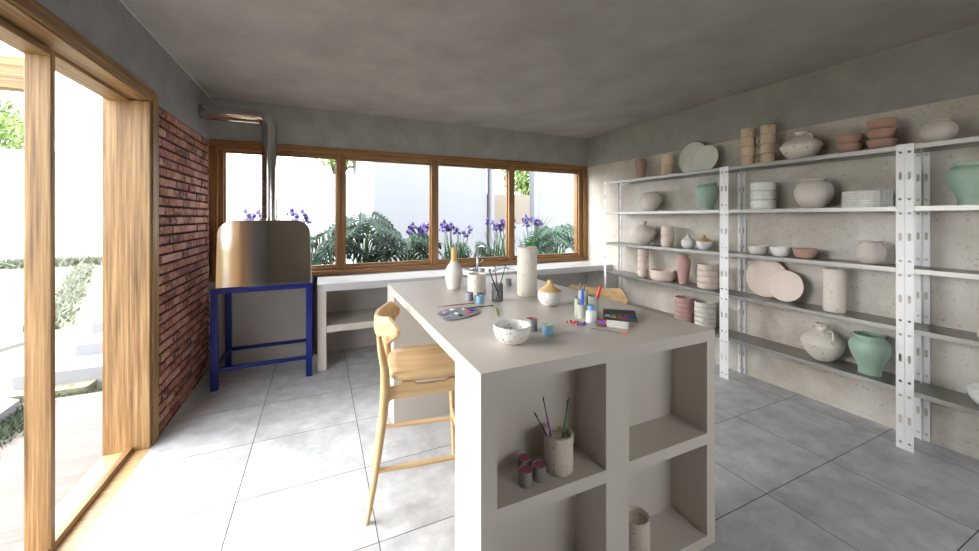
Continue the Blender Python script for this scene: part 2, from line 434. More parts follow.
# ================================================================== OUTSIDE
structure(box('ground', lawn_mat, -40, 40, -20, 45, -0.4, -0.16), 'ground beyond the house', 'ground')
structure(box('deck', deck_wood, -0.24-2.6, -0.24, -4, 4.47, -0.12, -0.004), 'pinkish grey boarded deck outside the sliding doors', 'deck')
structure(box('lawn', lawn_mat, -30, -0.9, 4.7, 40, -0.16, -0.02), 'lawn beyond the deck, coloured pale as if overexposed', 'lawn')
structure(box('sun_block_roof', garden_bright, -0.35, W+0.5, YR-0.5, D+0.35, H+0.2, H+0.3), 'roof slab', 'roof')  # unseen slab added so no sun leaks into the room
def tufts(name, pts, spread, h, n, mat, label, cat, seed=1, w=0.012):
    r = random.Random(seed); m = MB()
    for i in range(n):
        k = r.random()*(len(pts)-1); a = int(k); f = k-a
        p = Vector(pts[a]).lerp(Vector(pts[min(a+1, len(pts)-1)]), f)
        x, y = p.x+r.gauss(0, spread), p.y+r.gauss(0, spread); an = r.random()*2*PI; hh = h*(0.4+r.random())
        dx, dy = math.cos(an)*w, math.sin(an)*w; lx, ly = r.gauss(0, hh*0.6), r.gauss(0, hh*0.6)
        m.add([(x-dx, y-dy, p.z), (x+dx, y+dy, p.z), (x+lx, y+ly, p.z+hh)], [(0, 1, 2)])
    return tag(m.build(name, mat, smooth=False), label, cat, kind='stuff')
tufts('grass_border', [(-0.6, 4.66, -0.12), (-1.2, 4.68, -0.12), (-1.05, 4.3, -0.02), (-0.99, 3.8, -0.02), (-0.97, 3.2, -0.02)], 0.05, 0.06, 3000, hedge_mat, 'low grey green grass strip at the edge of the deck', 'grass', 1, 0.008)
tufts('ground_cover_row', [(-13, 15.6, -0.02), (-7.6, 16.4, -0.02), (-5.4, 16.4, -0.02)], 0.14, 0.24, 2600, hedge_pale, 'row of low grey shrubs running across the far lawn', 'shrub', 2, 0.05)
tufts('ground_cover_row', [(-5.5, 15.6, -0.02), (-2.35, 7.2, -0.02)], 0.085, 0.11, 2600, hedge_pale, 'row of low grey shrubs running diagonally towards the steps', 'shrub', 3, 0.03)
tufts('gravel_bed', [(-0.45, 4.60, -0.13), (-0.85, 4.62, -0.13), (-1.35, 4.66, -0.13)], 0.06, 0.07, 1500, hedge_mat, 'dark mulch bed in front of the first concrete step', 'mulch', 4, 0.01)
st = thing('garden_steps', 'pale concrete steps rising beside the lawn outside the door', 'steps', (-0.6, 5.0, -0.1))
for i, (xl, y0, y1, zt) in enumerate([(-1.45, 4.86, 5.32, 0.10), (-1.24, 5.30, 5.82, 0.215), (-1.32, 5.80, 6.4, 0.31)]):
    box('step', step_mat, xl+0.6, 0.45, y0-5.0, y1-5.0, -0.05, zt+0.1, st, 0.004)
sl = MB().prism([(-1.05, 3.6), (-1.115, 4.30), (-1.28, 4.42), (-1.9, 3.6)], -0.05, 0.085).build('paving_slab', step_mat, bevel=0.004)
tag(sl, 'pale concrete slab edging the deck, close to the door stile', 'slab')
sl = MB().prism([(-2.3, 6.2), (-2.2, 6.52), (-2.42, 6.95), (-3.9, 6.6)], -0.05, 0.02).build('paving_slab', step_mat, bevel=0.004)
tag(sl, 'pale concrete slab lying out on the lawn', 'slab')
# pergola beam over the deck
pg = box('pergola_beam', oak[0], -4.6, -0.50, 3.18, 3.26, 2.225, 2.405, bevel=0.004); tag(pg, 'horizontal timber pergola beam outside at top left', 'beam')
pp = box('pergola_post', oak[2], -4.72, -4.6, 3.16, 3.28, -0.004, 2.42, bevel=0.004); tag(pp, 'timber post carrying the pergola beam', 'post')
# boundary wall and trees to the left
structure(box('garden_wall_west', garden_bright, -14, -4.9, 17.6, 17.9, -0.02, 3.72), 'white boundary wall beyond the lawn', 'wall')
def tree(name, x, y, z0, zc, rx, rz, n, s, label, seed, mat=None):
    t = thing(name, label, 'tree', (x, y, z0)); r = random.Random(seed); m = MB()
    for i in range(n):
        while True:
            p = Vector((r.uniform(-1, 1), r.uniform(-1, 1), r.uniform(-1, 1)))
            if 0.25 < p.length < 1: break
        q = Vector((p.x*rx, p.y*rx, zc-z0+p.z*rz)) + Vector((r.gauss(0, .1), r.gauss(0, .1), r.gauss(0, .1)))
        a = Vector((r.gauss(0, 1), r.gauss(0, 1), r.gauss(0, 1))).normalized(); b = a.orthogonal().normalized()
        c = a.cross(b)
        m.add([q-b*s, q+c*s*0.45, q+b*s, q-c*s*0.45], [(0, 1, 2, 3)])
    m.build('foliage', mat or tree_leaf, t, smooth=False)
    mm = MB().tube([(0, 0, 0), (0.05, 0, (zc-z0)*0.5), (0, 0.05, zc-z0+rz*0.3)], [0.16, 0.12, 0.05], 8)
    for k in range(6):
        a = k*1.05; mm.tube([(0, 0, (zc-z0)*0.6), (math.cos(a)*rx*0.4, math.sin(a)*rx*0.4, zc-z0), (math.cos(a)*rx*0.7, math.sin(a)*rx*0.7, zc-z0+rz*0.3)], [0.07, 0.05, 0.02], 6)
    mm.build('trunk', bark, t)
tree('garden_tree', -10.3, 19.6, -0.02, 4.75, 1.9, 1.05, 4200, 0.10, 'leafy green tree behind the white boundary wall', 5)
# garden behind the window
structure(MB().box(0.2, 6.4, 4.96, 5.9, -0.16, 0.55).build('planter_bed', plain('garden_soil', '#3a3029', 0.95)), 'raised planting bed outside the window', 'planter')
structure(box('garden_wall_northwest', garden_bright, -3.4, 2.12, 12.0, 12.3, -0.16, 2.78), 'white boundary wall beyond the left panes', 'wall')
structure(box('garden_wall_north', garden_shade_grey, 2.13, 4.95, 9.0, 15.3, -0.16, 4.6), 'pale rendered garden wall seen in the middle panes', 'wall')
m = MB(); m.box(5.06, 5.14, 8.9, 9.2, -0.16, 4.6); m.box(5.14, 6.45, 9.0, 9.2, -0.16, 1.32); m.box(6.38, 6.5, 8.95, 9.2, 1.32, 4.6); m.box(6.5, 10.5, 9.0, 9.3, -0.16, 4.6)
structure(m.build('garden_wall_east', garden_shade_grey), 'pale garden wall with a tall opening seen in the right pane', 'wall')
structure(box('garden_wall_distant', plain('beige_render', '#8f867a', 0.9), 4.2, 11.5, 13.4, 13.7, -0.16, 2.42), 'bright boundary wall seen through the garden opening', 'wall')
tree('garden_tree', 10.0, 15.6, -0.16, 3.7, 1.3, 1.3, 2200, 0.12, 'grey green tree glimpsed through the opening of the garden wall', 6)
tree('garden_tree', 1.62, 14.2, -0.16, 3.75, 0.75, 0.50, 900, 0.09, 'small patch of bright yellow green foliage high in the second pane', 8)

# monstera
def leaf(m, base, tip, width, normal, lobes=7, seed=0):
    r = random.Random(seed); base = Vector(base); tip = Vector(tip); u = tip-base; L = u.length; u.normalize()
    nrm = Vector(normal); nrm = (nrm-u*nrm.dot(u)).normalized(); w = u.cross(nrm)
    def pt(t, s, k):        # t along midrib, s side, k 0..1 outward
        Wd = width*0.5*(math.sin(PI*min(1, (t*0.93+0.07))**0.72))**0.8
        fwd = 0.30*L*k*k*(1-t*0.4)-0.10*L*k*(1-t)
        dz = -0.16*L*t*t-0.20*Wd*k*k*1.4+0.05*L*math.sin(PI*k)
        return base+u*(t*L*0.93+fwd*0.6)+w*(s*Wd*k)+nrm*dz
    for s in (-1, 1):
        n = 16
        P = [[pt(i/n, s, k) for k in (0, 0.13, 0.25)] for i in range(n+1)]
        m.grid(P)
        for l in range(lobes):
            a = (l+0.08)/lobes; b = (l+0.70)/lobes
            rows = []
            for q in range(6):
                k = 0.25+0.75*q/5
                sh = 1-0.12*q/5 if q < 4 else (0.75 if q == 4 else 0.30)
                mid = (a+b)/2; ha = (b-a)/2*sh
                rows.append([pt(mid-ha, s, k), pt(mid, s, k*1.02), pt(mid+ha, s, k)])
            m.grid(rows)
def monstera(loc, h, spread, n, seed, label, lsize=0.42, front=-1):
    t = thing('monstera_plant', label, 'plant', loc, 0, 'split-leaf plants outside the window'); r = random.Random(seed)
    stems = MB()
    for i in range(n):
        a = 2*PI*i/n+r.uniform(-0.3, 0.3); k = 0.35+0.65*((i*0.618) % 1)
        rad = spread*k; hz = h*(1.0-0.45*k*k)+r.uniform(-0.05, 0.05)
        b = Vector((math.cos(a)*rad*0.6, math.sin(a)*rad*0.35-0.05, hz*0.93))
        d = Vector((math.cos(a), math.sin(a)*0.7-0.35, -0.35+r.uniform(-0.15, 0.15))).normalized()
        L = lsize*r.uniform(0.85, 1.15)
        lf = MB(); leaf(lf, b, b+d*L, L*0.95, (d.x*0.5+r.gauss(0, .2), -0.55+r.gauss(0, .2), 1.0), seed=seed*31+i)
        lf.build('leaf', leaf_mat, t, angle=80)
        stems.tube([(0.02*math.cos(a), 0.02*math.sin(a), 0), (b.x*0.5, b.y*0.5, hz*0.6), b], [0.011, 0.008, 0.006], 6)
        stems.tube([b, b+d*L*0.5+Vector((0, 0, -0.01)), b+d*L*0.85-Vector((0, 0, 0.06))], [0.005, 0.004, 0.002], 5)
    stems.build('stems', stem_mat, t)
    return t
monstera((1.12, 5.55, 0.55), 0.86, 0.50, 12, 1, 'dark split-leaf plant outside, right behind the metal kiln')
monstera((1.55, 5.55, 0.55), 1.10, 0.55, 18, 2, 'tallest dark split-leaf plant, in the second pane from the left')
monstera((2.12, 5.55, 0.55), 0.80, 0.50, 14, 3, 'dark split-leaf plant beside the mullion left of the white bottle vase', 0.40)
monstera((3.14, 5.50, 0.55), 0.66, 0.45, 12, 4, 'low dark split-leaf plant behind the sink tap', 0.36)
monstera((4.66, 5.50, 0.55), 0.86, 0.52, 12, 5, 'dark split-leaf plant at the right end of the window', 0.44)
monstera((5.05, 5.85, 0.55), 0.95, 0.5, 8, 9, 'dark split-leaf plant furthest right, rear of the bed', 0.44)

def iris(loc, h, nl, nf, seed, label, flowers=True):
    t = thing('iris_plant', label, 'flower', loc, 0, 'purple irises outside the window'); r = random.Random(seed)
    lv = MB()
    for i in range(nl):
        a = r.random()*2*PI; lean = r.uniform(0.05, 0.42); hh = h*r.uniform(0.5, 0.92); P = []
        wv = Vector((-math.sin(a), math.cos(a), 0)); bx = Vector((r.gauss(0, 0.04), r.gauss(0, 0.04), 0))
        if i % 2: wv = Vector((1, 0.2, 0)).normalized()
        for q in range(7):
            s = q/6; c = bx+Vector((math.cos(a)*lean*s*s*0.8, math.sin(a)*lean*s*s*0.6, hh*(s-0.12*lean*s*s*s)))
            ww = 0.013*(1-s**3)+0.0008
            P.append([c-wv*ww, c+Vector((0, 0.002, 0)), c+wv*ww])
        lv.grid(P)
    lv.build('leaves', iris_leaf, t, angle=80)
    sm = MB(); 
    for i in range(nf):
        a = r.random()*2*PI; l = r.uniform(0.04, 0.18); top = Vector((math.cos(a)*l, math.sin(a)*l*0.5, h*r.uniform(0.92, 1.08)))
        sm.tube([(0, 0, 0), (top.x*0.3, top.y*0.3, h*0.55), top], [0.005, 0.004, 0.003], 6)
        fm = MB()
        for k in range(3):      # drooping falls
            b = 2*PI*k/3+a; d = Vector((math.cos(b), math.sin(b), 0)); w = Vector((-d.y, d.x, 0)); P = []
            for q in range(5):
                s = q/4; c = top+d*(0.058*math.sin(s*2.0))+Vector((0, 0, 0.012-0.055*s*s)); ww = 0.006+0.024*math.sin(PI*min(1, s*0.8+0.1))
                P.append([c-w*ww, c+Vector((0, 0, 0.006)), c+w*ww])
            fm.grid(P)
        for k in range(3):      # upright standards
            b = 2*PI*k/3+a+1.05; d = Vector((math.cos(b), math.sin(b), 0)); w = Vector((-d.y, d.x, 0)); P = []
            for q in range(5):
                s = q/4; c = top+d*(0.022*math.sin(s*PI))+Vector((0, 0, 0.065*s)); ww = 0.004+0.021*math.sin(PI*min(1, s*0.75+0.12))
                P.append([c-w*ww, c+d*0.008, c+w*ww])
            fm.grid(P)
        fm.build('flower', iris_petal, t, angle=80)
    sm.build('stalk', stem_mat, t)
ir = [((0.32, 5.3, 0.55), .92, 10, 4, 'purple iris in the leftmost pane beside the flue pipe'),
      ((0.78, 5.32, 0.55), .93, 10, 3, 'purple iris just right of the flue pipe above the kiln'),
      ((2.20, 5.22, 0.55), .78, 12, 4, 'purple iris left of the middle mullion'),
      ((2.38, 5.30, 0.55), .76, 14, 3, 'purple iris half hidden by the middle mullion'),
      ((2.70, 5.18, 0.55), .82, 16, 6, 'purple iris above the yellow neck of the bottle vase'),
      ((2.92, 5.30, 0.55), .74, 12, 3, 'lowest purple iris, beside the sink tap plant'),
      ((3.42, 5.15, 0.55), .86, 16, 5, 'purple iris right of the sink tap'),
      ((3.62, 5.30, 0.55), .84, 16, 5, 'purple iris left of the right mullion'),
      ((3.98, 5.16, 0.55), .88, 16, 6, 'purple iris behind the tall cream cylinder vase')]
for i, (l, h, nl, nf, lab) in enumerate(ir): iris(l, h, nl, nf+2, 20+i, lab)
# single slender grass-like plant in the right pane
t = thing('reed_plant', 'slender pale reed stalks behind the right split-leaf plant', 'plant', (4.42, 5.55, 0.55)); m = MB()
for i in range(6):
    a = -0.5+i*0.2; m.tube([(0, 0, 0), (a*0.1, 0, .5), (a*0.25, 0, .85), (a*0.55, 0, 1.02-abs(a)*0.15)], [0.006, 0.005, 0.009, 0.002], 5)
m.build('stalk', plain('pale_reed', '#5d7450', 0.7), t)
m = MB(); leaf(m, (0, 0, .68), (-0.25, -0.05, .74), 0.11, (0, -0.5, 1), 1, 3); m.build('leaf', iris_leaf, t, angle=80)

# ================================================================== COUNTER, SINK, TAP
YK, ZK = 4.137, 0.844
ct = thing('window_counter', 'long pale counter with an open lower shelf under the window', 'counter', (0.98, YK, 0))
def cb(name, mt, x0, x1, y0, y1, z0, z1, bv=0.003): return box(name, mt, x0-0.98, x1-0.98, y0-YK, y1-YK, z0, z1, ct, bv)
m = MB(); hx0, hx1, hy0, hy1 = 2.62, 3.10, 4.185, 4.655
for (a, b, c_, d_) in ((0.98, hx0, YK, D-0.002), (hx1, W-0.001, YK, D-0.002), (hx0, hx1, YK, hy0), (hx0, hx1, hy1, D-0.002)):
    m.box(a-0.98, b-0.98, c_-YK, d_-YK, 0.772, ZK)
hc = (2.86-0.98, 4.42-YK); O_ = []; I_ = []
for k in range(48):
    c_, s_ = math.cos(2*PI*k/48), math.sin(2*PI*k/48); q = max(abs(c_), abs(s_))
    O_.append(((hx0+hx1)/2-0.98+0.24*c_/q, 4.42-YK+0.235*s_/q)); I_.append((hc[0]+0.2*c_, hc[1]+0.2*s_))
for z in (ZK, 0.772):
    m.add([(*p, z) for p in O_]+[(*p, z) for p in I_], [(k, (k+1) % 48, 48+(k+1) % 48, 48+k) for k in range(48)])
m.add([(*p, ZK) for p in I_]+[(*p, 0.772) for p in I_], [(k, (k+1) % 48, 48+(k+1) % 48, 48+k) for k in range(48)])
m.build('worktop', counter_top, ct, smooth=False)
cb('end_panel', island_mat, 0.981, 1.062, YK+0.002, D-0.032, 0, 0.772)
cb('shelf', island_mat, 1.062, 2.62, YK+0.002, D-0.002, 0.365, 0.433)
cb('divider', island_mat, 2.62, 2.70, YK+0.002, D-0.002, 0, 0.772)
sk = thing('sink', 'round stainless sink set into the counter', 'sink', (2.86, 4.42, ZK))
pr_ = [(0.0, -0.12), (0.14, -0.12), (0.17, -0.10), (0.19, -0.004), (0.200, 0.003), (0.222, 0.004), (0.226, 0.0005)]
MB().lathe(pr_, 48).build('basin', sink_steel, sk)
m = MB()
for k in range(5): m.box(0.235+k*0.03, 0.25+k*0.03, -0.13, 0.06, 0.0005, 0.006)
m.box(0.228, 0.39, -0.14, 0.07, 0.0002, 0.003); m.build('drainer', sink_steel, sk, bevel=0.001)
fa = thing('sink_tap', 'chrome gooseneck tap behind the round sink', 'tap', (2.88, 4.655, ZK))
MB().lathe([(0, 0), (0.028, 0), (0.028, 0.008), (0.019, 0.014), (0.019, 0.13), (0.015, 0.14), (0, 0.14)], 20).build('tap_body', chrome, fa)
P = [(0, 0, 0.12)]+[(0.0+0.04*(1-math.cos(a))*0.9, -0.075*(1-math.cos(a))*0.9, 0.22+0.06*math.sin(a)) for a in [PI*k/10 for k in range(11)]]+[(0.072, -0.135, 0.19)]
MB().tube(P, 0.009, 12).build('spout', chrome, fa)
MB().tube([(0.015, 0, 0.065), (0.06, -0.01, 0.07), (0.075, -0.012, 0.10)], [0.010, 0.008, 0.006], 10).build('lever', chrome, fa)

# ================================================================== KILN
X0, X1, Y0k, Y1k = 0.146, 0.936, 4.050, 4.655
ks = thing('steel_stand', 'deep blue steel frame stand under the kiln', 'stand', (0.54, 4.35, 0))
def kb(name, x0, x1, y0, y1, z0, z1): return box(name, blue_steel, x0-0.54, x1-0.54, y0-4.35, y1-4.35, z0, z1, ks, 0.003)
for x in (X0, X1-0.052):
    for y in (Y0k, Y1k-0.052): kb('leg', x, x+0.052, y, y+0.052, 0, 0.836)
kb('top_frame', X0, X1, Y0k, Y0k+0.052, 0.836, 0.879); kb('top_frame', X0, X1, Y1k-0.052, Y1k, 0.836, 0.879)
kb('top_frame', X0, X0+0.052, Y0k+0.052, Y1k-0.052, 0.836, 0.879); kb('top_frame', X1-0.052, X1, Y0k+0.052, Y1k-0.052, 0.836, 0.879)
kb('rail', X0+0.052, X1-0.052, Y0k+0.012, Y0k+0.040, 0.160, 0.190); kb('rail', X0+0.052, X1-0.052, Y1k-0.040, Y1k-0.012, 0.160, 0.190)
kb('rail', X0+0.012, X0+0.040, Y0k+0.052, Y1k-0.052, 0.160, 0.190); kb('rail', X1-0.040, X1-0.012, Y0k+0.052, Y1k-0.052, 0.160, 0.190)
kiln = thing('pottery_kiln', 'mirror-bright stainless kiln hood with rounded top corners and a flue', 'kiln', (0.555, 4.35, 0.881))
poly = [(-0.376, 0.0), (0.376, 0.0)]; rr = 0.125
for k in range(13): a = PI/2*k/12; poly.append((0.366-rr+rr*math.cos(a), 0.592-rr+rr*math.sin(a)))
for k in range(13): a = PI/2+PI/2*k/12; poly.append((-0.366+rr+rr*math.cos(a), 0.592-rr+rr*math.sin(a)))
MB().prism(poly, -0.292, 0.285, ax=1).build('hood', kiln_steel, kiln, bevel=0.006, seg=3, angle=30)
P = [(0, 0, 0.590), (0, 0, 1.45)]
for k in range(1, 9): a = PI/2*k/8; P.append((-0.10+0.10*math.cos(a), 0, 1.487+0.10*math.sin(a)))
P += [(-0.2, 0, 1.587), (-0.552, 0, 1.587)]
MB().tube(P, 0.066, 28, up=(0, 1, 0)).build('flue_pipe', chrome, kiln, angle=60)
MB().lathe([(0.067, 0.0), (0.084, 0.0), (0.084, 0.012), (0.068, 0.014)], 28, (0, 0, 0.592)).build('flue_collar', kiln_steel, kiln)

# ================================================================== ISLAND
IX0, IX1, IY0, IY1, IZ = 1.484, 2.660, 1.286, 3.140, 0.981
isl = thing('island_table', 'big greige worktop island with four open cubbies in its near end', 'table', ((IX0+IX1)/2, (IY0+IY1)/2, 0))
ox, oy = (IX0+IX1)/2, (IY0+IY1)/2
def ib(name, x0, x1, y0, y1, z0, z1, bv=0): return box(name, island_mat, x0-ox, x1-ox, y0-oy, y1-oy, z0, z1, isl, bv)
ib('worktop', IX0, IX1, IY0, IY1, 0.931, IZ)
ib('side_panel', IX0, 1.544, IY0, 1.544, 0, 0.931, 0); ib('side_panel', 2.605, IX1, IY0, 1.544, 0, 0.931, 0)
ib('centre_panel', 2.015, 2.133, IY0, 1.544, 0, 0.931, 0)
ib('back_panel', 1.544, 2.015, 1.474, 1.544, 0, 0.931, 0); ib('back_panel', 2.133, 2.605, 1.474, 1.544, 0, 0.931, 0)
for a, b in ((1.544, 2.015), (2.133, 2.605)):
    ib('shelf', a, b, IY0, 1.474, 0.464, 0.514, 0); ib('plinth_shelf', a, b, IY0, 1.474, 0, 0.047, 0)
ib('end_panel', IX0, IX1, 2.870, IY1, 0, 0.931, 0)

# ================================================================== STOOLS
def make_stool(label, loc, rot):
    t = thing('bar_stool', label, 'stool', loc, rot, 'bar stools at the island')
    for s in (-1, 1):
        # rear leg, running up to carry the back
        path = [(-0.252, s*0.205, 0), (-0.225, s*0.200, 0.15), (-0.198, s*0.196, 0.33), (-0.176, s*0.192, 0.50), (-0.166, s*0.190, 0.64), (-0.168, s*0.192, 0.74), (-0.186, s*0.192, 0.84), (-0.196, s*0.190, 0.91)]
        MB().tube(path, [0.0125, 0.015, 0.0175, 0.020, 0.024, 0.021, 0.017, 0.012], 12, up=(1, 0, 0)).build('leg', ply[2], t, angle=60)
        MB().tube([(0.235, s*0.190, 0), (0.225, s*0.187, 0.3), (0.212, s*0.182, 0.655)], [0.0125, 0.0155, 0.018], 12, up=(1, 0, 0)).build('leg', ply[2], t, angle=60)
        # shaped side apron with two shallow cut-outs
        top = [(0.215, 0.668), (0.15, 0.668), (0.14, 0.655), (-0.01, 0.652), (-0.025, 0.672), (-0.085, 0.672), (-0.10, 0.652), (-0.150, 0.648), (-0.168, 0.66)]
        bot = [(-0.168, 0.560), (-0.135, 0.588), (0.195, 0.598), (0.215, 0.590)]
        y0, y1 = (s*0.196, s*0.176)
        MB().prism(top+bot, min(y0, y1), max(y0, y1), ax=1).build('apron', ply[0], t, bevel=0.003)
        MB().tube([(-0.212, s*0.198, 0.245), (0.0, s*0.194, 0.248), (0.222, s*0.188, 0.250)], [0.011, 0.014, 0.011], 10).build('rung', ply[0], t, angle=60)
    MB().tube([(0.224, -0.187, 0.31), (0.224, 0.187, 0.31)], 0.013, 10).build('footrest', ply[1], t, angle=60)
    MB().box(-0.185, -0.160, -0.18, 0.18, 0.595, 0.650).build('rear_rail', ply[1], t, bevel=0.004)
    MB().box(0.195, 0.218, -0.17, 0.17, 0.600, 0.655).build('front_rail', ply[1], t, bevel=0.004)
    # dished, rounded seat
    n = 40; rings = []
    def outline(a, k):
        c, s = math.cos(a), math.sin(a); e = 0.42
        x = 0.045+0.205*k*math.copysign(abs(c)**e, c); y = (0.215+0.008*c)*k*math.copysign(abs(s)**(e+0.08), s); return x, y
    prof = [(0.0, 0.668), (0.80, 0.668), (0.93, 0.674), (0.985, 0.686), (1.0, 0.698), (0.985, 0.709), (0.94, 0.714), (0.75, 0.710), (0.45, 0.705), (0.0, 0.703)]
    vs = []; fs = []
    for (k, z) in prof:
        if k == 0: vs.append((0.045, 0, z)); rings.append([len(vs)-1])
        else:
            rings.append(list(range(len(vs), len(vs)+n)))
            for q in range(n): x, y = outline(2*PI*q/n, k); vs.append((x, y, z))
    for A, B in zip(rings[:-1], rings[1:]):
        for q in range(n):
            q2 = (q+1) % n
            if len(A) == 1: fs.append((A[0], B[q2], B[q]))
            elif len(B) == 1: fs.append((A[q], A[q2], B[0]))
            else: fs.append((A[q], A[q2], B[q2], B[q]))
    MB().add(vs, fs).build('seat', ply[0], t, angle=50)
    # winged backrest: bent plate, saddle top, pointed ends
    S = [-1, -0.93, -0.86, -0.78, -0.6, -0.4, -0.2, 0, 0.2, 0.4, 0.6, 0.78, 0.86, 0.93, 1]
    def hh(s):
        a = abs(s)
        return (0.046+0.024*(a/0.78)**2) if a <= 0.78 else 0.070*(1-(a-0.78)/0.22)+0.012*((a-0.78)/0.22)
    P = []
    for lay in (0, 1):
        rows = []
        for s in S:
            x = -0.226+0.120*abs(s)**2.2+(0.018 if lay else 0.0); h = hh(s); y = 0.228*s
            nx = 0.5*abs(s)
            row = []
            for q in range(5):
                f = q/4*2-1; row.append((x+0.006*(1-f*f)*(-1 if lay == 0 else -1), y, 0.930+f*h))
            rows.append(row)
        P.append(rows)
    m = MB(); m.grid(P[0]); m.grid(P[1])
    ns, nq = len(S), 5; off = ns*nq; ed = []
    for i in range(ns-1):
        ed.append((i*nq, (i+1)*nq, off+(i+1)*nq, off+i*nq)); ed.append((i*nq+4, off+i*nq+4, off+(i+1)*nq+4, (i+1)*nq+4))
    for q in range(nq-1):
        ed.append((q, off+q, off+q+1, q+1)); i = (ns-1)*nq; ed.append((i+q, i+q+1, off+i+q+1, off+i+q))
    for f in ed: m.f.append(list(f)); m.mi.append(0); m.tint.append(0.5)
    m.build('backrest', ply[1], t, angle=45, bevel=0.002)
    return t
make_stool('pale wooden bar stool on the near left side of the island', (1.496, 2.215, 0), math.radians(-10.7))
s2 = dup([o for o in bpy.data.objects if o.name == 'bar_stool'][0], (2.705, 2.20, 0), math.radians(-141), 'pale wooden bar stool mostly hidden behind the island, only its curved back showing')

# ================================================================== SHELVING
SX = 4.432; LV = [1.965, 1.570, 1.170, 0.785, 0.390]
def plate(m, w, h, holes, place):
    # perforated strip: holes (v, ru, rv) centred at u; each in its own cell. place(u,v,d) -> point, d = 0/1 thickness
    def ring(u, v, ru, rv):
        pts = []
        for k in range(16):
            a = 2*PI*k/16; cx, cy = math.cos(a), math.sin(a)
            pts.append((u+ru*cx, v+(rv-ru)*(1 if cy > 0.01 else -1 if cy < -0.01 else 0)+ru*cy))
        return pts
    cuts = [0.0]; cells = []
    hs = sorted(holes); prev = 0
    for i, (v, ru, rv) in enumerate(hs):
        a = v-rv-0.006; b = v+rv+0.006
        cells.append((prev, a, None)); cells.append((a, b, (v, ru, rv))); prev = b
    cells.append((prev, h, None))
    for a, b, hole in cells:
        if hole is None:
            vs = [place(0, a, 0), place(w, a, 0), place(w, b, 0), place(0, b, 0), place(0, a, 1), place(w, a, 1), place(w, b, 1), place(0, b, 1)]
            m.add(vs, [(0, 1, 2, 3), (7, 6, 5, 4), (0, 3, 7, 4), (1, 5, 6, 2)])
        else:
            v, ru, rv = hole; R = ring(w/2, v, ru, rv); O_ = []
            for k in range(16):
                c, s = math.cos(2*PI*k/16), math.sin(2*PI*k/16); q = max(abs(c), abs(s))
                O_.append((w/2+w/2*c/q, (a+b)/2+(b-a)/2*s/q))
            for d in (0, 1):
                vs = [place(*p, d) for p in O_]+[place(*p, d) for p in R]
                m.add(vs, [(k, (k+1) % 16, 16+(k+1) % 16, 16+k) for k in range(16)])
            vs = [place(*p, 0) for p in R]+[place(*p, 1) for p in R]
            m.add(vs, [(k, (k+1) % 16, 16+(k+1) % 16, 16+k) for k in range(16)])
            vs = [place(0, a, 0), place(0, b, 0), place(0, b, 1), place(0, a, 1), place(w, a, 0), place(w, b, 0), place(w, b, 1), place(w, a, 1)]
            m.add(vs, [(0, 1, 2, 3), (4, 7, 6, 5)])
HOLES = []
for k, z in enumerate(LV):
    HOLES.append((z-0.046, 0.0085, 0.0085))
    if k: HOLES.append((z+0.046, 0.0085, 0.0085))
    HOLES.append((z-0.198, 0.0078, 0.0260))
HOLES = [h for h in HOLES if h[0] > 0.1]+[(0.043, 0.0085, 0.0085)]
def shelf_unit(ya, yb, label):
    t = thing('shelving_unit', label, 'shelving', (SX, (ya+yb)/2, 0), 0, 'bolted steel shelving units'); oy = (ya+yb)/2
    TH = 0.002; PH = 1.972
    def post(yc, sy, rear):
        m = MB(); s0 = len(m.v)
        # flange parallel to the wall
        xf = (4.697-SX) if rear else 0.0; dx = -TH if rear else TH
        plate(m, 0.036 if rear else 0.040, PH, HOLES, lambda u, v, d: (xf+dx*d, yc-oy+sy*u, v))
        # flange at right angles to the wall
        x0 = xf+dx; sg = -1 if rear else 1
        m.box(min(x0, x0+sg*(0.018 if rear else 0.030)), max(x0, x0+sg*(0.018 if rear else 0.030)), min(yc-oy, yc-oy+sy*TH), max(yc-oy, yc-oy+sy*TH), 0, PH)
        m.build('post', white_steel, t, smooth=False)
    for rear in (False, True):
        post(ya+0.0006, 1, rear); post(yb-0.0006, -1, rear)
    for z in LV:
        m = MB(); a, b = ya+0.003-oy, yb-0.003-oy; x0, x1 = 0.0026, 4.694-SX
        m.box(x0, x1, a, b, z-0.0025, z); m.box(x0, x0+0.002, a, b, z-0.030, z-0.0025); m.box(x0+0.002, x0+0.014, a, b, z-0.030, z-0.028)
        m.box(x1-0.002, x1, a, b, z-0.030, z-0.0025)
        m.build('shelf', shelf_steel, t, smooth=False)
    return t
shelf_unit(2.402, 4.010, 'white bolted steel shelving unit nearest the window')
shelf_unit(1.224, 2.402, 'middle white bolted steel shelving unit')
shelf_unit(0.044, 1.224, 'white bolted steel shelving unit cut off by the right of the picture')

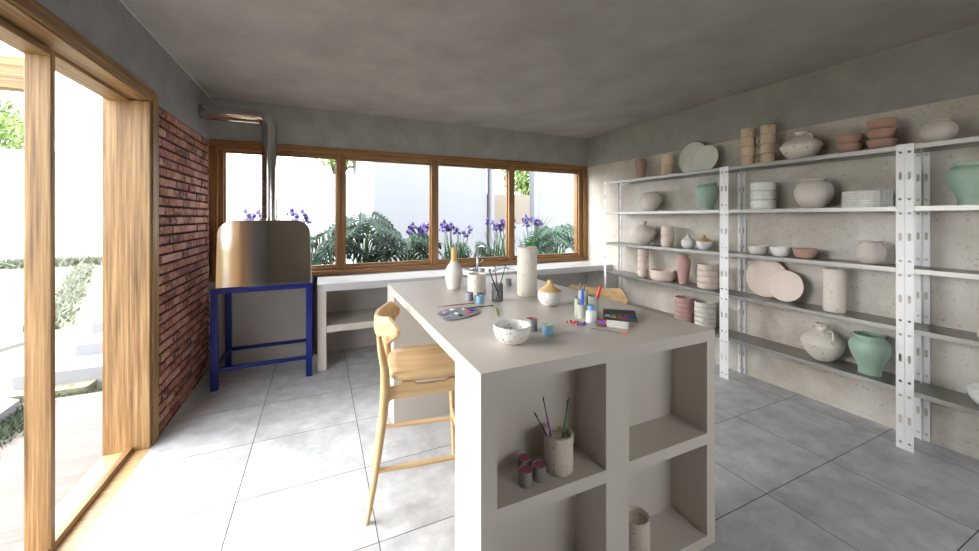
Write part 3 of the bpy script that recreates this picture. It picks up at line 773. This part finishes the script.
# ================================================================== POTTERY
def hollow(prof, t=0.006):
    # close an outer profile with an inner wall and floor
    inner = [(max(r-t, 0.001), z) for (r, z) in prof[1:] if z > t][::-1]
    r0, z0 = prof[0]
    return [(0, z0)]+list(prof)+[(prof[-1][0]-t*0.5, prof[-1][1]+t*0.25)]+[(r, max(z, t)) for r, z in inner]+[(0, max(t, inner[-1][1]-0.001))]
def spline(pts, n=5):
    out = []; N = len(pts)
    for i in range(N-1):
        p0, p1, p2, p3 = pts[max(i-1, 0)], pts[i], pts[i+1], pts[min(i+2, N-1)]
        for k in range(n):
            t = k/n
            out.append(tuple(0.5*((2*p1[j])+(-p0[j]+p2[j])*t+(2*p0[j]-5*p1[j]+4*p2[j]-p3[j])*t*t+(-p0[j]+3*p1[j]-3*p2[j]+p3[j])*t**3) for j in (0, 1)))
    out.append(pts[-1]); return out
PROF = {
 'round': [(.46, 0), (.60, .05), (.86, .24), (1.0, .50), (.97, .66), (.84, .83), (.66, .92), (.62, .955), (.66, 1.0)],
 'bowlpot': [(.50, 0), (.66, .05), (.90, .25), (1.0, .50), (.96, .70), (.80, .88), (.70, .94), (.74, 1.0)],
 'urn': [(.56, 0), (.55, .06), (.57, .16), (.74, .34), (.95, .55), (1.0, .70), (.93, .83), (.76, .91), (.72, .95), (.78, 1.0)],
 'amphora': [(.36, 0), (.50, .04), (.80, .22), (.99, .44), (1.0, .50), (.88, .62), (.60, .76), (.36, .84), (.28, .90), (.29, .97), (.33, 1.0)],
 'shoulder': [(.60, 0), (.64, .04), (.78, .35), (.96, .68), (1.0, .78), (.92, .87), (.70, .93), (.68, .955), (.72, 1.0)],
 'tallvase': [(.56, 0), (.60, .03), (.76, .25), (.94, .55), (1.0, .74), (.93, .84), (.68, .90), (.66, .93), (.72, 1.0)],
 'dish': [(.50, 0), (.70, .08), (.90, .42), (1.0, .95), (1.0, 1.0)],
 'cup': [(.84, 0), (.84, .075), (.98, .11), (1.0, .16), (1.0, .94), (.99, 1.0)],
 'cyl': [(.93, 0), (.98, .02), (1.0, .05), (1.0, .86), (.99, .90), (1.0, .92), (1.0, 1.0)],
 'bowl': [(.42, 0), (.60, .05), (.84, .28), (.96, .58), (1.0, .95), (.995, 1.0)],
}
def pot(name, kind, R, h, mat, label, cat, loc, t=0.006, group=None, seg=36, smooth=5, wob=None, rotz=0):
    pf = [(r*R, z*h) for r, z in PROF[kind]]
    if smooth: pf = spline(pf, smooth)
    m = MB().lathe(hollow(pf, t), seg, wob=wob)
    o = m.build(name, mat, loc=loc, rotz=rotz, angle=50); return tag(o, label, cat, group)
def pot_thing(name, kind, R, h, mat, label, cat, loc, t=0.006, group=None):
    T = thing(name, label, cat, loc, 0, group); pf = spline([(r*R, z*h) for r, z in PROF[kind]], 5)
    MB().lathe(hollow(pf, t), 36).build('body', mat, T, angle=50); return T
E_ = 0.0006
def Z(k): return LV[k]+E_
S1, S2, S3 = 'on the shelving unit nearest the window', 'on the middle shelving unit', 'on the right-hand shelving unit'

# --- top shelves
pot('vase', 'shoulder', .070, .255, terra, 'small terracotta shouldered vase at the window end of the top shelf', 'vase', (4.58, 3.53, Z(0)))
def cup_stack(name, n, R, h, mat, x, y, k, labels, cat, group, kind='cup', handle=None, angs=None):
    first = None
    for i in range(n):
        loc = (x, y, Z(k)+i*(h+0.0006))
        lab = labels[i]
        if first is None:
            if handle:
                first = thing(name, lab, cat, loc, 0, group)
                MB().lathe(hollow([(r*R, z*h) for r, z in PROF[kind]], 0.004), 32).build('body', mat, first, angle=40)
                P = [(R*0.97+handle*math.sin(a), 0, h*(0.52-0.30*math.cos(a))) for a in [PI*q/8 for q in range(9)]]
                MB().tube(P, 0.0055, 8, up=(0, 1, 0)).build('handle', mat, first, angle=60)
            else:
                first = MB().lathe(hollow([(r*R, z*h) for r, z in PROF[kind]], 0.004), 36).build(name, mat, loc=loc, angle=40); tag(first, lab, cat, group)
            if angs: first.rotation_euler = (0, 0, angs[0])
        else: dup(first, loc, angs[i] if angs else 0, lab, group)
def ords(n): return ['bottom']+(['second from bottom'] if n > 2 else [])+(['third from bottom'] if n > 3 else [])+(['fourth from bottom'] if n > 4 else [])+['top']
def L(n, what): return ['%s %s' % (o, what) for o in ords(n)]
cup_stack('cup', 2, .065, .118, beige, 4.58, 3.142, 0, L(2, 'beige cup of the pair between terracotta vase and sage plates, top shelf'), 'cup', 'paired beige cups on the top shelf')
def leaning_plate(name, R, mat, label, x, y, k, lean, group, wx=W):
    m = MB().lathe([(0, 0), (R*0.55, 0), (R*0.62, 0.003), (R*0.985, 0.014), (R, 0.017), (R*0.985, 0.019), (R*0.60, 0.009), (0, 0.008)], 48)
    o = m.build(name, mat, angle=50); tag(o, label, 'plate', group)
    o.rotation_euler = (0, -(PI/2-lean), 0); o.location = (x, y, Z(k)+R*math.cos(lean)+0.001); return o
leaning_plate('plate', .170, sp_sage, 'larger sage-white speckled plate leaning on the wall, top shelf', 4.648, 2.872, 0, 0.12, 'leaning sage plates')
leaning_plate('plate', .134, sp_sage, 'smaller sage-white speckled plate leaning in front of the larger one, top shelf', 4.600, 2.690, 0, 0.14, 'leaning sage plates')
cup_stack('mug', 4, .058, .084, beige, 4.56, 2.262, 0, L(4, 'beige mug of the left stack of four, top of middle shelving'), 'mug', 'left stack of beige mugs', 'cup', 0.036, [-1.55, -1.5, 1.8, -2.5])
cup_stack('mug', 4, .055, .083, beige, 4.56, 2.098, 0, L(4, 'beige mug of the right stack of four, top of middle shelving'), 'mug', 'right stack of beige mugs', 'cup', 0.036, [1.75, -1.5, 1.75, -2.5])
def handled(name, R, h, mat, label, loc, rot=0.0, hr=0.10):
    T = pot_thing(name, 'amphora', R, h, mat, label, 'vase', loc); T.rotation_euler = (0, 0, rot)
    for s in (-1, 1):
        P = []
        for q in range(9):
            a = PI*q/8
            bx = R*(0.78-0.34*(q/8)); bz = h*(0.67+0.17*(q/8)); off = hr*R*math.sin(a)*2.2
            P.append((0, s*(bx+off*0.5), bz+off*0.75))
        MB().tube(P, R*0.042, 8, up=(1, 0, 0)).build('handle', mat, T, angle=60)
    return T
handled('handled_vase', .136, .226, amph, 'squat cream vase with two small loop handles beside the mugs, top shelf', (4.563, 1.855, Z(0)), -0.45)
def nest(name, n, R, h, pitch, mat, x, y, k, labels, group, kind='dish', t=0.007, seg=40, wob=None, cat='bowl'):
    for i in range(n):
        if i == 0: f = pot(name, kind, R, h, mat, labels[0], cat, (x, y, Z(k)), t, group, seg, 0, wob)
        else: dup(f, (x, y, Z(k)+i*pitch), 0.0, labels[i], group)
nest('bowl', 2, .076, .068, .0686, terra, 4.56, 1.545, 0, L(2, 'terracotta bowl of the shorter stack on the top shelf'), 'pair of terracotta bowls')
nest('bowl', 3, .076, .070, .0706, terra, 4.56, 1.376, 0, L(3, 'terracotta bowl of the taller stack on the top shelf'), 'three stacked terracotta bowls')
pot('round_pot', 'round', .081, .148, stone, 'rounded grey-beige pot beside the terracotta bowls, top shelf at right', 'pot', (4.56, 1.117, Z(0)))
# --- second shelves
pot('round_pot', 'round', .120, .236, stone, 'rounded grey-beige pot under the terracotta vase, second shelf near window', 'pot', (4.57, 3.362, Z(1)))
pot('urn', 'urn', .105, .278, sp_green, 'green speckled urn beside the left upright, second shelf', 'vase', (4.56, 2.657, Z(1)))
nest('bowl', 3, .092, .077, .0776, sp_white and sp_grey, 4.56, 2.136, 1, L(3, 'grey-white speckled straight bowl, second shelf of middle unit'), 'three grey-white straight bowls', 'cup')
pot('round_pot', 'round', .121, .230, stone, 'largest rounded grey-beige pot, middle of the second shelf', 'pot', (4.560, 1.768, Z(1)))
def scal(a, z): return 1+0.022*math.cos(22*a)
nest('plate', 6, .127, .0185, .0190, sp_grey, 4.556, 1.452, 1, L(5, 'x')[:4] and ['%s scalloped grey-white plate in the stack on the second shelf' % q for q in ('bottom', 'second from bottom', 'third from bottom', 'third from top', 'second from top', 'top')], 'stacked scalloped plates', 'cup', 0.005, 132, scal, 'plate')
pot('urn', 'urn', .098, .256, sp_green, 'green speckled urn cut off by the right edge, second shelf', 'vase', (4.56, 0.985, Z(1)))
# --- third shelves
handled('handled_vase', .146, .285, stone, 'grey-beige squat vase with curled handles, third shelf near window', (4.548, 3.455, Z(2)), -0.3, 0.12)
cup_stack('cup', 2, .065, .114, blush, 4.56, 3.128, 2, L(2, 'blush cup of the pair beside the curled-handle vase, third shelf'), 'cup', 'paired blush cups on the third shelf')
def lidded(name, R, h, bmat, lmat, label, loc, lid0=0.55):
    T = thing(name, label, 'jar', loc)
    b = spline([(R*.40, 0), (R*.62, h*.03), (R*.90, h*.20), (R, h*.36), (R*.97, h*.48), (R*.92, h*lid0)], 4)
    MB().lathe([(0, 0)]+b+[(0, h*lid0)], 36).build('body', bmat, T, angle=50)
    l = spline([(R*.95, h*lid0+.0005), (R*.97, h*(lid0+.02)), (R*.55, h*.72), (R*.24, h*.83), (R*.19, h*.90), (R*.22, h*.97), (R*.16, h)], 4)
    m = MB().lathe([(0, h*lid0+.0005)]+l+[(0, h)], 60, wob=lambda a, z: 1+(0.022*math.cos(14*a) if z < h*.82 else 0)); m.build('lid', lmat, T, angle=50); return T
lidded('lidded_jar', .068, .150, sp_grey, sp_grey, 'small all-white lidded jar, third shelf', (4.56, 2.869, Z(2)))
lidded('lidded_jar', .073, .153, sp_grey, ochre, 'small white jar with ochre lid, third shelf beside the upright', (4.56, 2.690, Z(2)))
pot('bowl', 'dish', .076, .078, white_line, 'shallow cream bowl, first of three along the third shelf', 'bowl', (4.54, 2.167, Z(2)), 0.005, smooth=3)
pot('bowl', 'dish', .074, .078, sp_grey, 'shallow white bowl between cream and terracotta ones, third shelf', 'bowl', (4.54, 1.987, Z(2)), 0.005, smooth=3)
pot('bowl', 'dish', .077, .078, terra, 'shallow terracotta bowl beside the white one, third shelf', 'bowl', (4.54, 1.816, Z(2)), 0.005, smooth=3)
pot('round_pot', 'bowlpot', .079, .158, stone, 'rounded pale pot beside the right upright, third shelf', 'pot', (4.56, 1.434, Z(2)))
# --- fourth shelves
cup_stack('cup', 4, .062, .083, blush, 4.56, 3.472, 3, L(4, 'narrow blush cup of the tall stack, fourth shelf near window'), 'cup', 'tall stack of narrow blush cups')
pot('wide_bowl', 'cup', .128, .114, blush, 'wide straight-sided blush bowl between cups and pink vase', 'bowl', (4.556, 3.185, Z(3)), 0.006, smooth=0)
pot('tall_vase', 'tallvase', .071, .312, pink, 'tall dusty pink vase, fourth shelf near window', 'vase', (4.56, 2.925, Z(3)))
nest('bowl', 4, .093, .060, .0606, blush, 4.56, 2.650, 3, L(4, 'blush straight bowl of the stack of four, fourth shelf beside the upright'), 'four blush straight bowls', 'cup')
leaning_plate('plate', .172, plate_tan, 'larger peach plate leaning on the wall, fourth shelf', 4.648, 2.152, 3, 0.12, 'leaning peach plates')
leaning_plate('plate', .132, plate_tan, 'smaller peach plate leaning in front of the larger one, fourth shelf', 4.600, 1.975, 3, 0.16, 'leaning peach plates')
pot('cylinder_vase', 'cyl', .066, .322, sp_cream, 'cream speckled cylinder vase, fourth shelf', 'vase', (4.56, 1.637, Z(3)), smooth=0)
m_ = ['%s white banded bowl in the stack at the right edge, fourth shelf' % q for q in ('bottom', 'second from bottom', 'third from bottom', 'top')]
nest('bowl', 4, .075, .056, .0566, white_line, 4.56, 0.885, 3, m_, 'white banded bowls at right', 'cup')
# --- lowest shelves
nest('bowl', 5, .094, .050, .0506, pink, 4.56, 2.915, 4, L(5, 'dusty pink bowl of the stack on the lowest shelf'), 'five stacked pink bowls', 'cup')
nest('bowl', 5, .095, .0495, .0501, white_line, 4.56, 2.678, 4, L(5, 'off-white bowl of the stack on the lowest shelf'), 'five stacked off-white bowls', 'cup')
handled('handled_vase', .133, .280, amph, 'largest squat cream vase with two loop handles, lowest shelf', (4.563, 1.712, Z(4)), -0.55, 0.13)
pot('urn', 'urn', .109, .275, sp_green, 'green speckled urn beside the cream handled vase, lowest shelf', 'vase', (4.56, 1.439, Z(4)))
pot('round_bowl', 'bowl', .105, .105, sp_grey, 'white speckled bowl at the right edge, lowest shelf', 'bowl', (4.56, 0.895, Z(4)))

# ================================================================== THINGS ON THE ISLAND
T0 = IZ+0.0006
bv = thing('bottle_vase', 'white pitted bottle vase with yellow ochre neck on the island', 'vase', (1.885, 2.715, T0))
b = spline([(.040, 0), (.047, .012), (.062, .07), (.064, .11), (.052, .155), (.032, .185), (.025, .200)], 5)
MB().lathe([(0, 0)]+b+[(0, .2)], 40).build('body', sp_vase, bv, angle=50)
b = spline([(.0255, .2003), (.021, .22), (.0205, .27), (.023, .293), (.024, .297), (.021, .299)], 4)
MB().lathe([(0, .2003)]+b+[(.017, .295), (.015, .26), (0, .25)], 32).build('neck', ochre, bv, angle=50)
pot('short_pot', 'cyl', .062, .136, sp_cream, 'short cream speckled cylinder pot beside the bottle vase', 'pot', (1.967, 2.480, T0), 0.007, smooth=0)
pot('cylinder_vase', 'cyl', .0655, .318, sp_cream, 'tallest cream speckled cylinder vase at the centre of the island', 'vase', (2.254, 2.300, T0), 0.008, smooth=0)
lidded('lidded_jar', .070, .148, sp_white, ochre, 'black-speckled white jar with ribbed ochre lid on the island', (2.232, 2.000, T0), .58)
pot('bowl', 'bowl', .0785, .072, sp_white, 'black-speckled white bowl at the near end of the island', 'bowl', (1.727, 1.522, T0), 0.006)
def tin(R, h, bc, pc, label, loc, group='paint tins on the island'):
    T = thing('paint_tin', label, 'paint tin', loc, 0, group)
    MB().lathe([(0, 0), (R*.96, 0), (R, .001), (R, h), (R*.93, h), (R*.93, h-.004), (0, h-.004)], 28).build('can', bc, T, angle=40)
    MB().lathe([(R*.925, h-.006), (R*.925, h-.0032), (0, h-.0032)], 28).build('paint', pc, T, angle=40)
grey_can = plain('grey_plastic', '#8b8c90', 0.5); blue_can = plain('sky_blue_plastic', '#7ba9c9', 0.5); navy_can = plain('slate_plastic', '#5d6678', 0.5)
dk_can = plain('warm_grey_plastic', '#7f7a78', 0.5)
p_rose = plain('rose_paint', '#c0506a', 0.35); p_red = plain('crimson_paint', '#c23a4e', 0.35); p_blue = plain('ultramarine_paint', '#3a33d0', 0.35); p_yel = plain('yellow_paint', '#d9cf55', 0.35); p_plum = plain('plum_paint', '#9a4766', 0.35); p_pink = plain('pink_paint', '#c25c86', 0.35)
tin(.0235, .052, grey_can, p_rose, 'grey paint tin with rose paint in front of the short cream pot', (1.848, 2.312, T0))
tin(.0215, .045, blue_can, p_yel, 'sky blue paint tin in front of the slate tin, left of the mesh cup', (1.880, 2.225, T0))
tin(.0195, .047, navy_can, p_blue, 'slate paint tin with ultramarine paint beside the short cream pot', (1.915, 2.300, T0))
tin(.0225, .048, grey_can, p_red, 'grey paint tin with red paint behind the mesh cup', (2.318, 2.690, T0))
tin(.0225, .048, blue_can, p_yel, 'sky blue paint tin half hidden by the tall cylinder vase', (2.365, 2.590, T0))
tin(.0250, .054, grey_can, p_red, 'grey paint tin with crimson paint beside the speckled bowl', (1.884, 1.625, T0))
tin(.0235, .045, blue_can, p_yel, 'sky blue paint tin with yellow paint, nearest the viewer on the island', (1.915, 1.543, T0))

def brush(name, a, b, r, mats_, label, group, cat='paintbrush', up=(0, 0, 1)):
    a, b = Vector(a), Vector(b); T = thing(name, label, cat, a, 0, group); d = (b-a)
    MB().tube([Vector((0, 0, 0)), d*0.5, d*0.80], [r*0.45, r, r*0.75], 8).build('brush_handle', mats_[0], T, angle=60)
    MB().tube([d*0.80, d*0.90], r*0.72, 8).build('ferrule', mats_[1], T, angle=60)
    MB().tube([d*0.90, d*0.95, d], [r*0.75, r*0.9, r*0.15], 8).build('bristles', mats_[2], T, angle=60)
ferr = plain('dull_ferrule', '#5b5b5e', 0.35, 0.8); black = plain('black_lacquer', '#101012', 0.35); purple = plain('purple_lacquer', '#8a2a9a', 0.35); green = plain('green_lacquer', '#1f8a3a', 0.35)
dkb = plain('dark_bristle', '#2a2522', 0.8); redl = plain('red_lacquer', '#b5595c', 0.35); dgreen = plain('dark_green_lacquer', '#2e4a30', 0.35); steel_b = plain('silver_lacquer', '#9aa0a6', 0.3, 0.6)
# wire mesh cup
mc = thing('mesh_cup', 'dark wire mesh pencil cup on the island', 'pen cup', (2.003, 2.235, T0))
m = MB(); R, h = .034, .105
for k in range(36):
    a = 2*PI*k/36
    m.tube([(R*math.cos(a), R*math.sin(a), .002), (R*math.cos(a), R*math.sin(a), h)], .0009, 4)
for k in range(15):
    z = .006+k*.0068; m.lathe([(R-.0007, z), (R+.0009, z+.0005), (R+.0009, z+.0012), (R-.0007, z+.0017)], 36)
dark_mesh = plain('dark_wire', '#4a4c50', 0.4, 0.5)
m.build('mesh_wall', dark_mesh, mc, smooth=False)
MB().lathe([(0, 0), (R+.001, 0), (R+.001, .003), (0, .003)], 36).build('cup_base', dark_mesh, mc)
MB().lathe([(R-.002, h-.003), (R+.002, h-.003), (R+.002, h+.001), (R-.002, h+.001), (R-.002, h-.003)], 36).build('rim', dark_mesh, mc)
bz = T0+.004
brush('paintbrush', (2.018, 2.218, bz), (1.952, 2.262, T0+.205), .0043, (black, ferr, dkb), 'black paintbrush leaning left in the mesh cup', 'brushes in the mesh cup')
brush('paintbrush', (2.008, 2.225, bz), (1.990, 2.245, T0+.222), .0043, (purple, ferr, dkb), 'purple paintbrush in the mesh cup', 'brushes in the mesh cup')
brush('paintbrush', (1.995, 2.240, bz), (2.048, 2.210, T0+.222), .0043, (green, ferr, dkb), 'green paintbrush leaning right in the mesh cup', 'brushes in the mesh cup')
# palette
pl = thing('paint_palette', 'grey kidney-shaped palette with paint blobs on the island', 'palette', (1.678, 2.040, T0))
pts = [(-.118, .020), (-.085, .075), (-.02, .118), (.05, .120), (.11, .078), (.128, .01), (.10, -.05), (.03, -.095), (-.045, -.125), (-.095, -.118), (-.115, -.085), (-.095, -.055), (-.055, -.035), (-.045, -.015), (-.065, -.002), (-.10, -.012)]
pts = [(0.98*x+0.02*y, 0.92*y) for x, y in spline([(a, b) for a, b in pts]+[pts[0]], 4)[:-1]]
MB().prism(pts, 0, .005).build('board', plain('slate_palette', '#7b8089', 0.45), pl, bevel=0.001)
for x, y, cc, r in [(-.062, .040, '#c79ac4', .017), (-.005, .085, '#f2f2f0', .016), (.060, .070, '#e3cda6', .016), (.082, .018, '#2a28d8', .014), (.055, -.015, '#e01c1c', .018), (-.010, -.060, '#12461f', .015), (-.012, -.012, '#d9d9d6', .015)]:
    mt = plain('palette_paint', cc, 0.3)
    MB().lathe([(0, .0052), (r, .0052), (r*.9, .0080), (r*.5, .0100), (0, .0105)], 20, (x*.98, y*.92, 0)).build('paint_blob', mt, pl, angle=70)
brush('paintbrush', (1.608, 2.190, T0+.0105), (1.842, 2.200, T0+.009), .004, (redl, ferr, dkb), 'red paintbrush lying across the far edge of the palette', 'brushes lying on the island')
brush('paintbrush', (1.728, 2.085, T0+.013), (1.925, 2.126, T0+.003), .004, (dgreen, ferr, dkb), 'dark green paintbrush lying off the right of the palette', 'brushes lying on the island')
brush('paintbrush', (1.838, 1.900, T0+.003), (1.915, 2.070, T0+.003), .003, (plain('olive_lacquer', '#b9b95e', 0.4), ferr, dkb), 'thin olive yellow brush lying between palette and bowl', 'brushes lying on the island')
# desk holder of joined tubes
hd = thing('pen_holder', 'grey-green holder of joined tubes near the right side of the island', 'pen holder', (2.262, 1.706, T0))
hm = plain('grey_green_plastic', '#a9ac9f', 0.45)
for (x, y, r, h) in [(-.038, -.012, .025, .072), (.004, .030, .026, .132), (.030, -.018, .026, .110), (-.030, .030, .020, .095)]:
    MB().lathe([(0, 0), (r, 0), (r, h), (r-.0022, h), (r-.0022, .004), (0, .004)], 28, (x, y, 0)).build('tube', hm, hd, angle=40)
MB().lathe([(0, 0), (.062, 0), (.064, .002), (.062, .006), (0, .006)], 40).build('base_plate', hm, hd, angle=40)
def marker(a, b, r, body, capc, label, group, cf=0.35):
    a, b = Vector(a), Vector(b); T = thing('marker_pen', label, 'marker', a, 0, group); d = b-a
    MB().tube([Vector(), d*0.02, d*cf], [r*.8, r, r], 12).build('cap', capc, T, angle=40)
    MB().tube([d*cf, d*0.93, d*0.935, d], [r*.93, r*.93, r*.7, r*.7], 12).build('barrel', body, T, angle=40)
wp = plain('white_pen_barrel', '#d6d5cf', 0.4); cb_ = plain('cobalt_cap', '#2f62d8', 0.35); cr = plain('red_cap', '#e01f22', 0.35); cbr = plain('brown_cap', '#7b3f22', 0.4)
bs = plain('brush_steel', '#8c8d90', 0.35, 0.4); br_ = plain('buff_bristle', '#a38a68', 0.8)
marker((2.218, 1.686, T0+.150), (2.224, 1.694, T0+.010), .0075, cb_, cb_, 'blue marker standing in the left tube of the holder', 'pens in the grey-green holder', 0.4)
marker((2.310, 1.656, T0+.165), (2.292, 1.688, T0+.010), .0075, cr, cr, 'red marker standing in the right tube of the holder', 'pens in the grey-green holder', 0.4)
brush('paintbrush', (2.264, 1.736, T0+.008), (2.252, 1.746, T0+.172), .0045, (bs, ferr, br_), 'buff-tipped brush standing left in the tall tube of the holder', 'brushes in the grey-green holder')
brush('paintbrush', (2.270, 1.734, T0+.008), (2.276, 1.740, T0+.166), .0045, (bs, ferr, br_), 'buff-tipped brush standing right in the tall tube of the holder', 'brushes in the grey-green holder')
pb = thing('paint_bottle', 'small white paint bottle with blue cap in front of the holder', 'bottle', (2.222, 1.622, T0))
MB().lathe([(0, 0)]+spline([(.024, 0), (.0255, .003), (.0255, .045), (.022, .054), (.014, .060)], 3)+[(0, .060)], 28).build('body', plain('white_plastic', '#dcdcdc', 0.4), pb, angle=50)
MB().lathe([(0, .0603), (.017, .0603), (.0175, .064), (.0172, .078), (.0155, .080), (0, .080)], 28).build('cap', plain('cornflower_cap', '#6f9fe0', 0.4), pb, angle=40)
# paint box: open tin with lid hinged up
ang = math.atan2(1.521-1.625, 2.395-2.274)
pbx = thing('watercolour_box', 'open dark watercolour box with coloured pans on the island', 'paint box', (2.384, 1.597, T0), ang)
dgrey = plain('charcoal_tin', '#55575a', 0.4, 0.2)
m = MB(); m.box(-.080, .080, -.040, .040, 0, .003); m.box(-.080, .080, -.040, -.0375, .003, .014); m.box(-.080, .080, .0375, .040, .003, .014); m.box(-.080, -.0775, -.0375, .0375, .003, .014); m.box(.0775, .080, -.0375, .0375, .003, .014)
m.build('tray', dgrey, pbx, bevel=0.001)
cols = ['#d8d8d8', '#9aa0a0', '#a0684a', '#7c3f96', '#3550c0', '#2f8f3f', '#d8c832', '#e0622a', '#d02c3a', '#2a5a38']
for i in range(10):
    c_ = i % 5; r_ = i//5
    MB().lathe([(0, .0032), (.0130, .0032), (.0130, .0125), (.0115, .0125), (.0105, .011), (0, .011)], 18, (-.060+c_*.030, .018-r_*.037, 0)).build('paint_pan', plain('watercolour', cols[i], 0.5), pbx, angle=40)
m = MB(); m.box(-.080, .080, 0, .060, -.0015, .0015); m.box(-.080, .080, .0585, .060, -.010, -.0015); m.box(-.080, -.0785, 0, .0585, -.010, -.0015); m.box(.0785, .080, 0, .0585, -.010, -.0015)
m.xf(Matrix.Translation((0, .041, .016)) @ Matrix.Rotation(math.radians(8), 4, 'X')); m.build('lid', dgrey, pbx, bevel=0.0008)
mz = T0+.0085
marker((2.196, 1.556, mz), (2.288, 1.446, mz), .0080, wp, cbr, 'white marker with brown cap, nearest of the three lying pens', 'markers lying beside the paint box')
marker((2.226, 1.580, mz), (2.318, 1.472, mz), .0075, wp, cb_, 'white marker with blue cap, middle of the three lying pens', 'markers lying beside the paint box', 0.28)
marker((2.254, 1.604, mz), (2.344, 1.500, mz), .0075, wp, cr, 'white marker with red cap, furthest of the three lying pens', 'markers lying beside the paint box', 0.28)
p = thing('pencil', 'thin grey pencil with orange end, nearest the island corner', 'pencil', (2.140, 1.535, T0+.0035))
d = Vector((.090, -.140, 0))
MB().tube([Vector(), d*.1, d*.86], [.0012, .0032, .0032], 8).build('shaft', plain('grey_pencil', '#7b7f86', 0.4), p, angle=50)
MB().tube([d*.86, d*.87, d], [.0034, .0038, .0036], 8).build('end_cap', plain('orange_plastic', '#e8762a', 0.4), p, angle=50)
redb = plain('red_bead_plastic', '#d81e20', 0.3); blub = plain('blue_bead_plastic', '#2e5fb8', 0.3); grnb = plain('dark_green_bead_plastic', '#2f4f3a', 0.3)
beads = [(2.098, 1.648, 0), (2.112, 1.622, 0), (2.132, 1.632, 0), (2.122, 1.652, 2), (2.128, 1.604, 0), (2.140, 1.590, 1), (2.120, 1.596, 1), (2.150, 1.612, 0), (2.158, 1.592, 1), (2.144, 1.628, 2), (2.166, 1.604, 2)]
nm = ['red', 'blue', 'dark green']; fb = {}
for i, (x, y, c_) in enumerate(beads):
    lab = 'small glossy %s bead in the scatter left of the white paint bottle' % nm[c_]; grp = '%s beads beside the bottle' % nm[c_]
    if c_ not in fb:
        pf = [(.0066*math.sin(PI*q/10), .0066-.0066*math.cos(PI*q/10)) for q in range(11)]; pf[0] = (0, 0); pf[-1] = (0, .0132)
        o = MB().lathe(pf, 16).build('bead', [redb, blub, grnb][c_], loc=(x, y, T0), angle=80); fb[c_] = tag(o, lab, 'bead', grp)
    else: dup(fb[c_], (x, y, T0), 0, lab, grp)

# ================================================================== THINGS IN THE CUBBIES
zc_ = 0.514+0.0006
pot('brush_pot', 'cyl', .056, .140, sp_pot, 'buff speckled pot holding brushes in the upper left cubby', 'pot', (1.853, 1.372, zc_), 0.009, smooth=0)
brush('paintbrush', (1.866, 1.362, zc_+.012), (1.748, 1.384, zc_+.238), .0034, (black, ferr, dkb), 'black paintbrush leaning left in the cubby pot', 'brushes in the cubby pot')
brush('paintbrush', (1.842, 1.368, zc_+.012), (1.792, 1.392, zc_+.288), .0034, (purple, ferr, dkb), 'purple paintbrush in the cubby pot', 'brushes in the cubby pot')
brush('paintbrush', (1.845, 1.362, zc_+.012), (1.900, 1.372, zc_+.268), .0034, (green, ferr, dkb), 'green paintbrush leaning right in the cubby pot', 'brushes in the cubby pot')
for lab, x, y in [('grey tin of plum paint, front left of the three in the cubby', 1.690, 1.350), ('grey tin of plum paint, right-hand of the three in the cubby', 1.752, 1.353), ('grey tin of plum paint, rear of the three in the cubby', 1.722, 1.412)]:
    tin(.0255, .055, dk_can, p_plum, lab, (x, y, zc_), 'paint tins in the cubby')
pot('empty_pot', 'cyl', .056, .146, sp_pot, 'buff speckled empty pot in the lower right cubby', 'pot', (2.262, 1.372, 0.0476), 0.009, smooth=0)
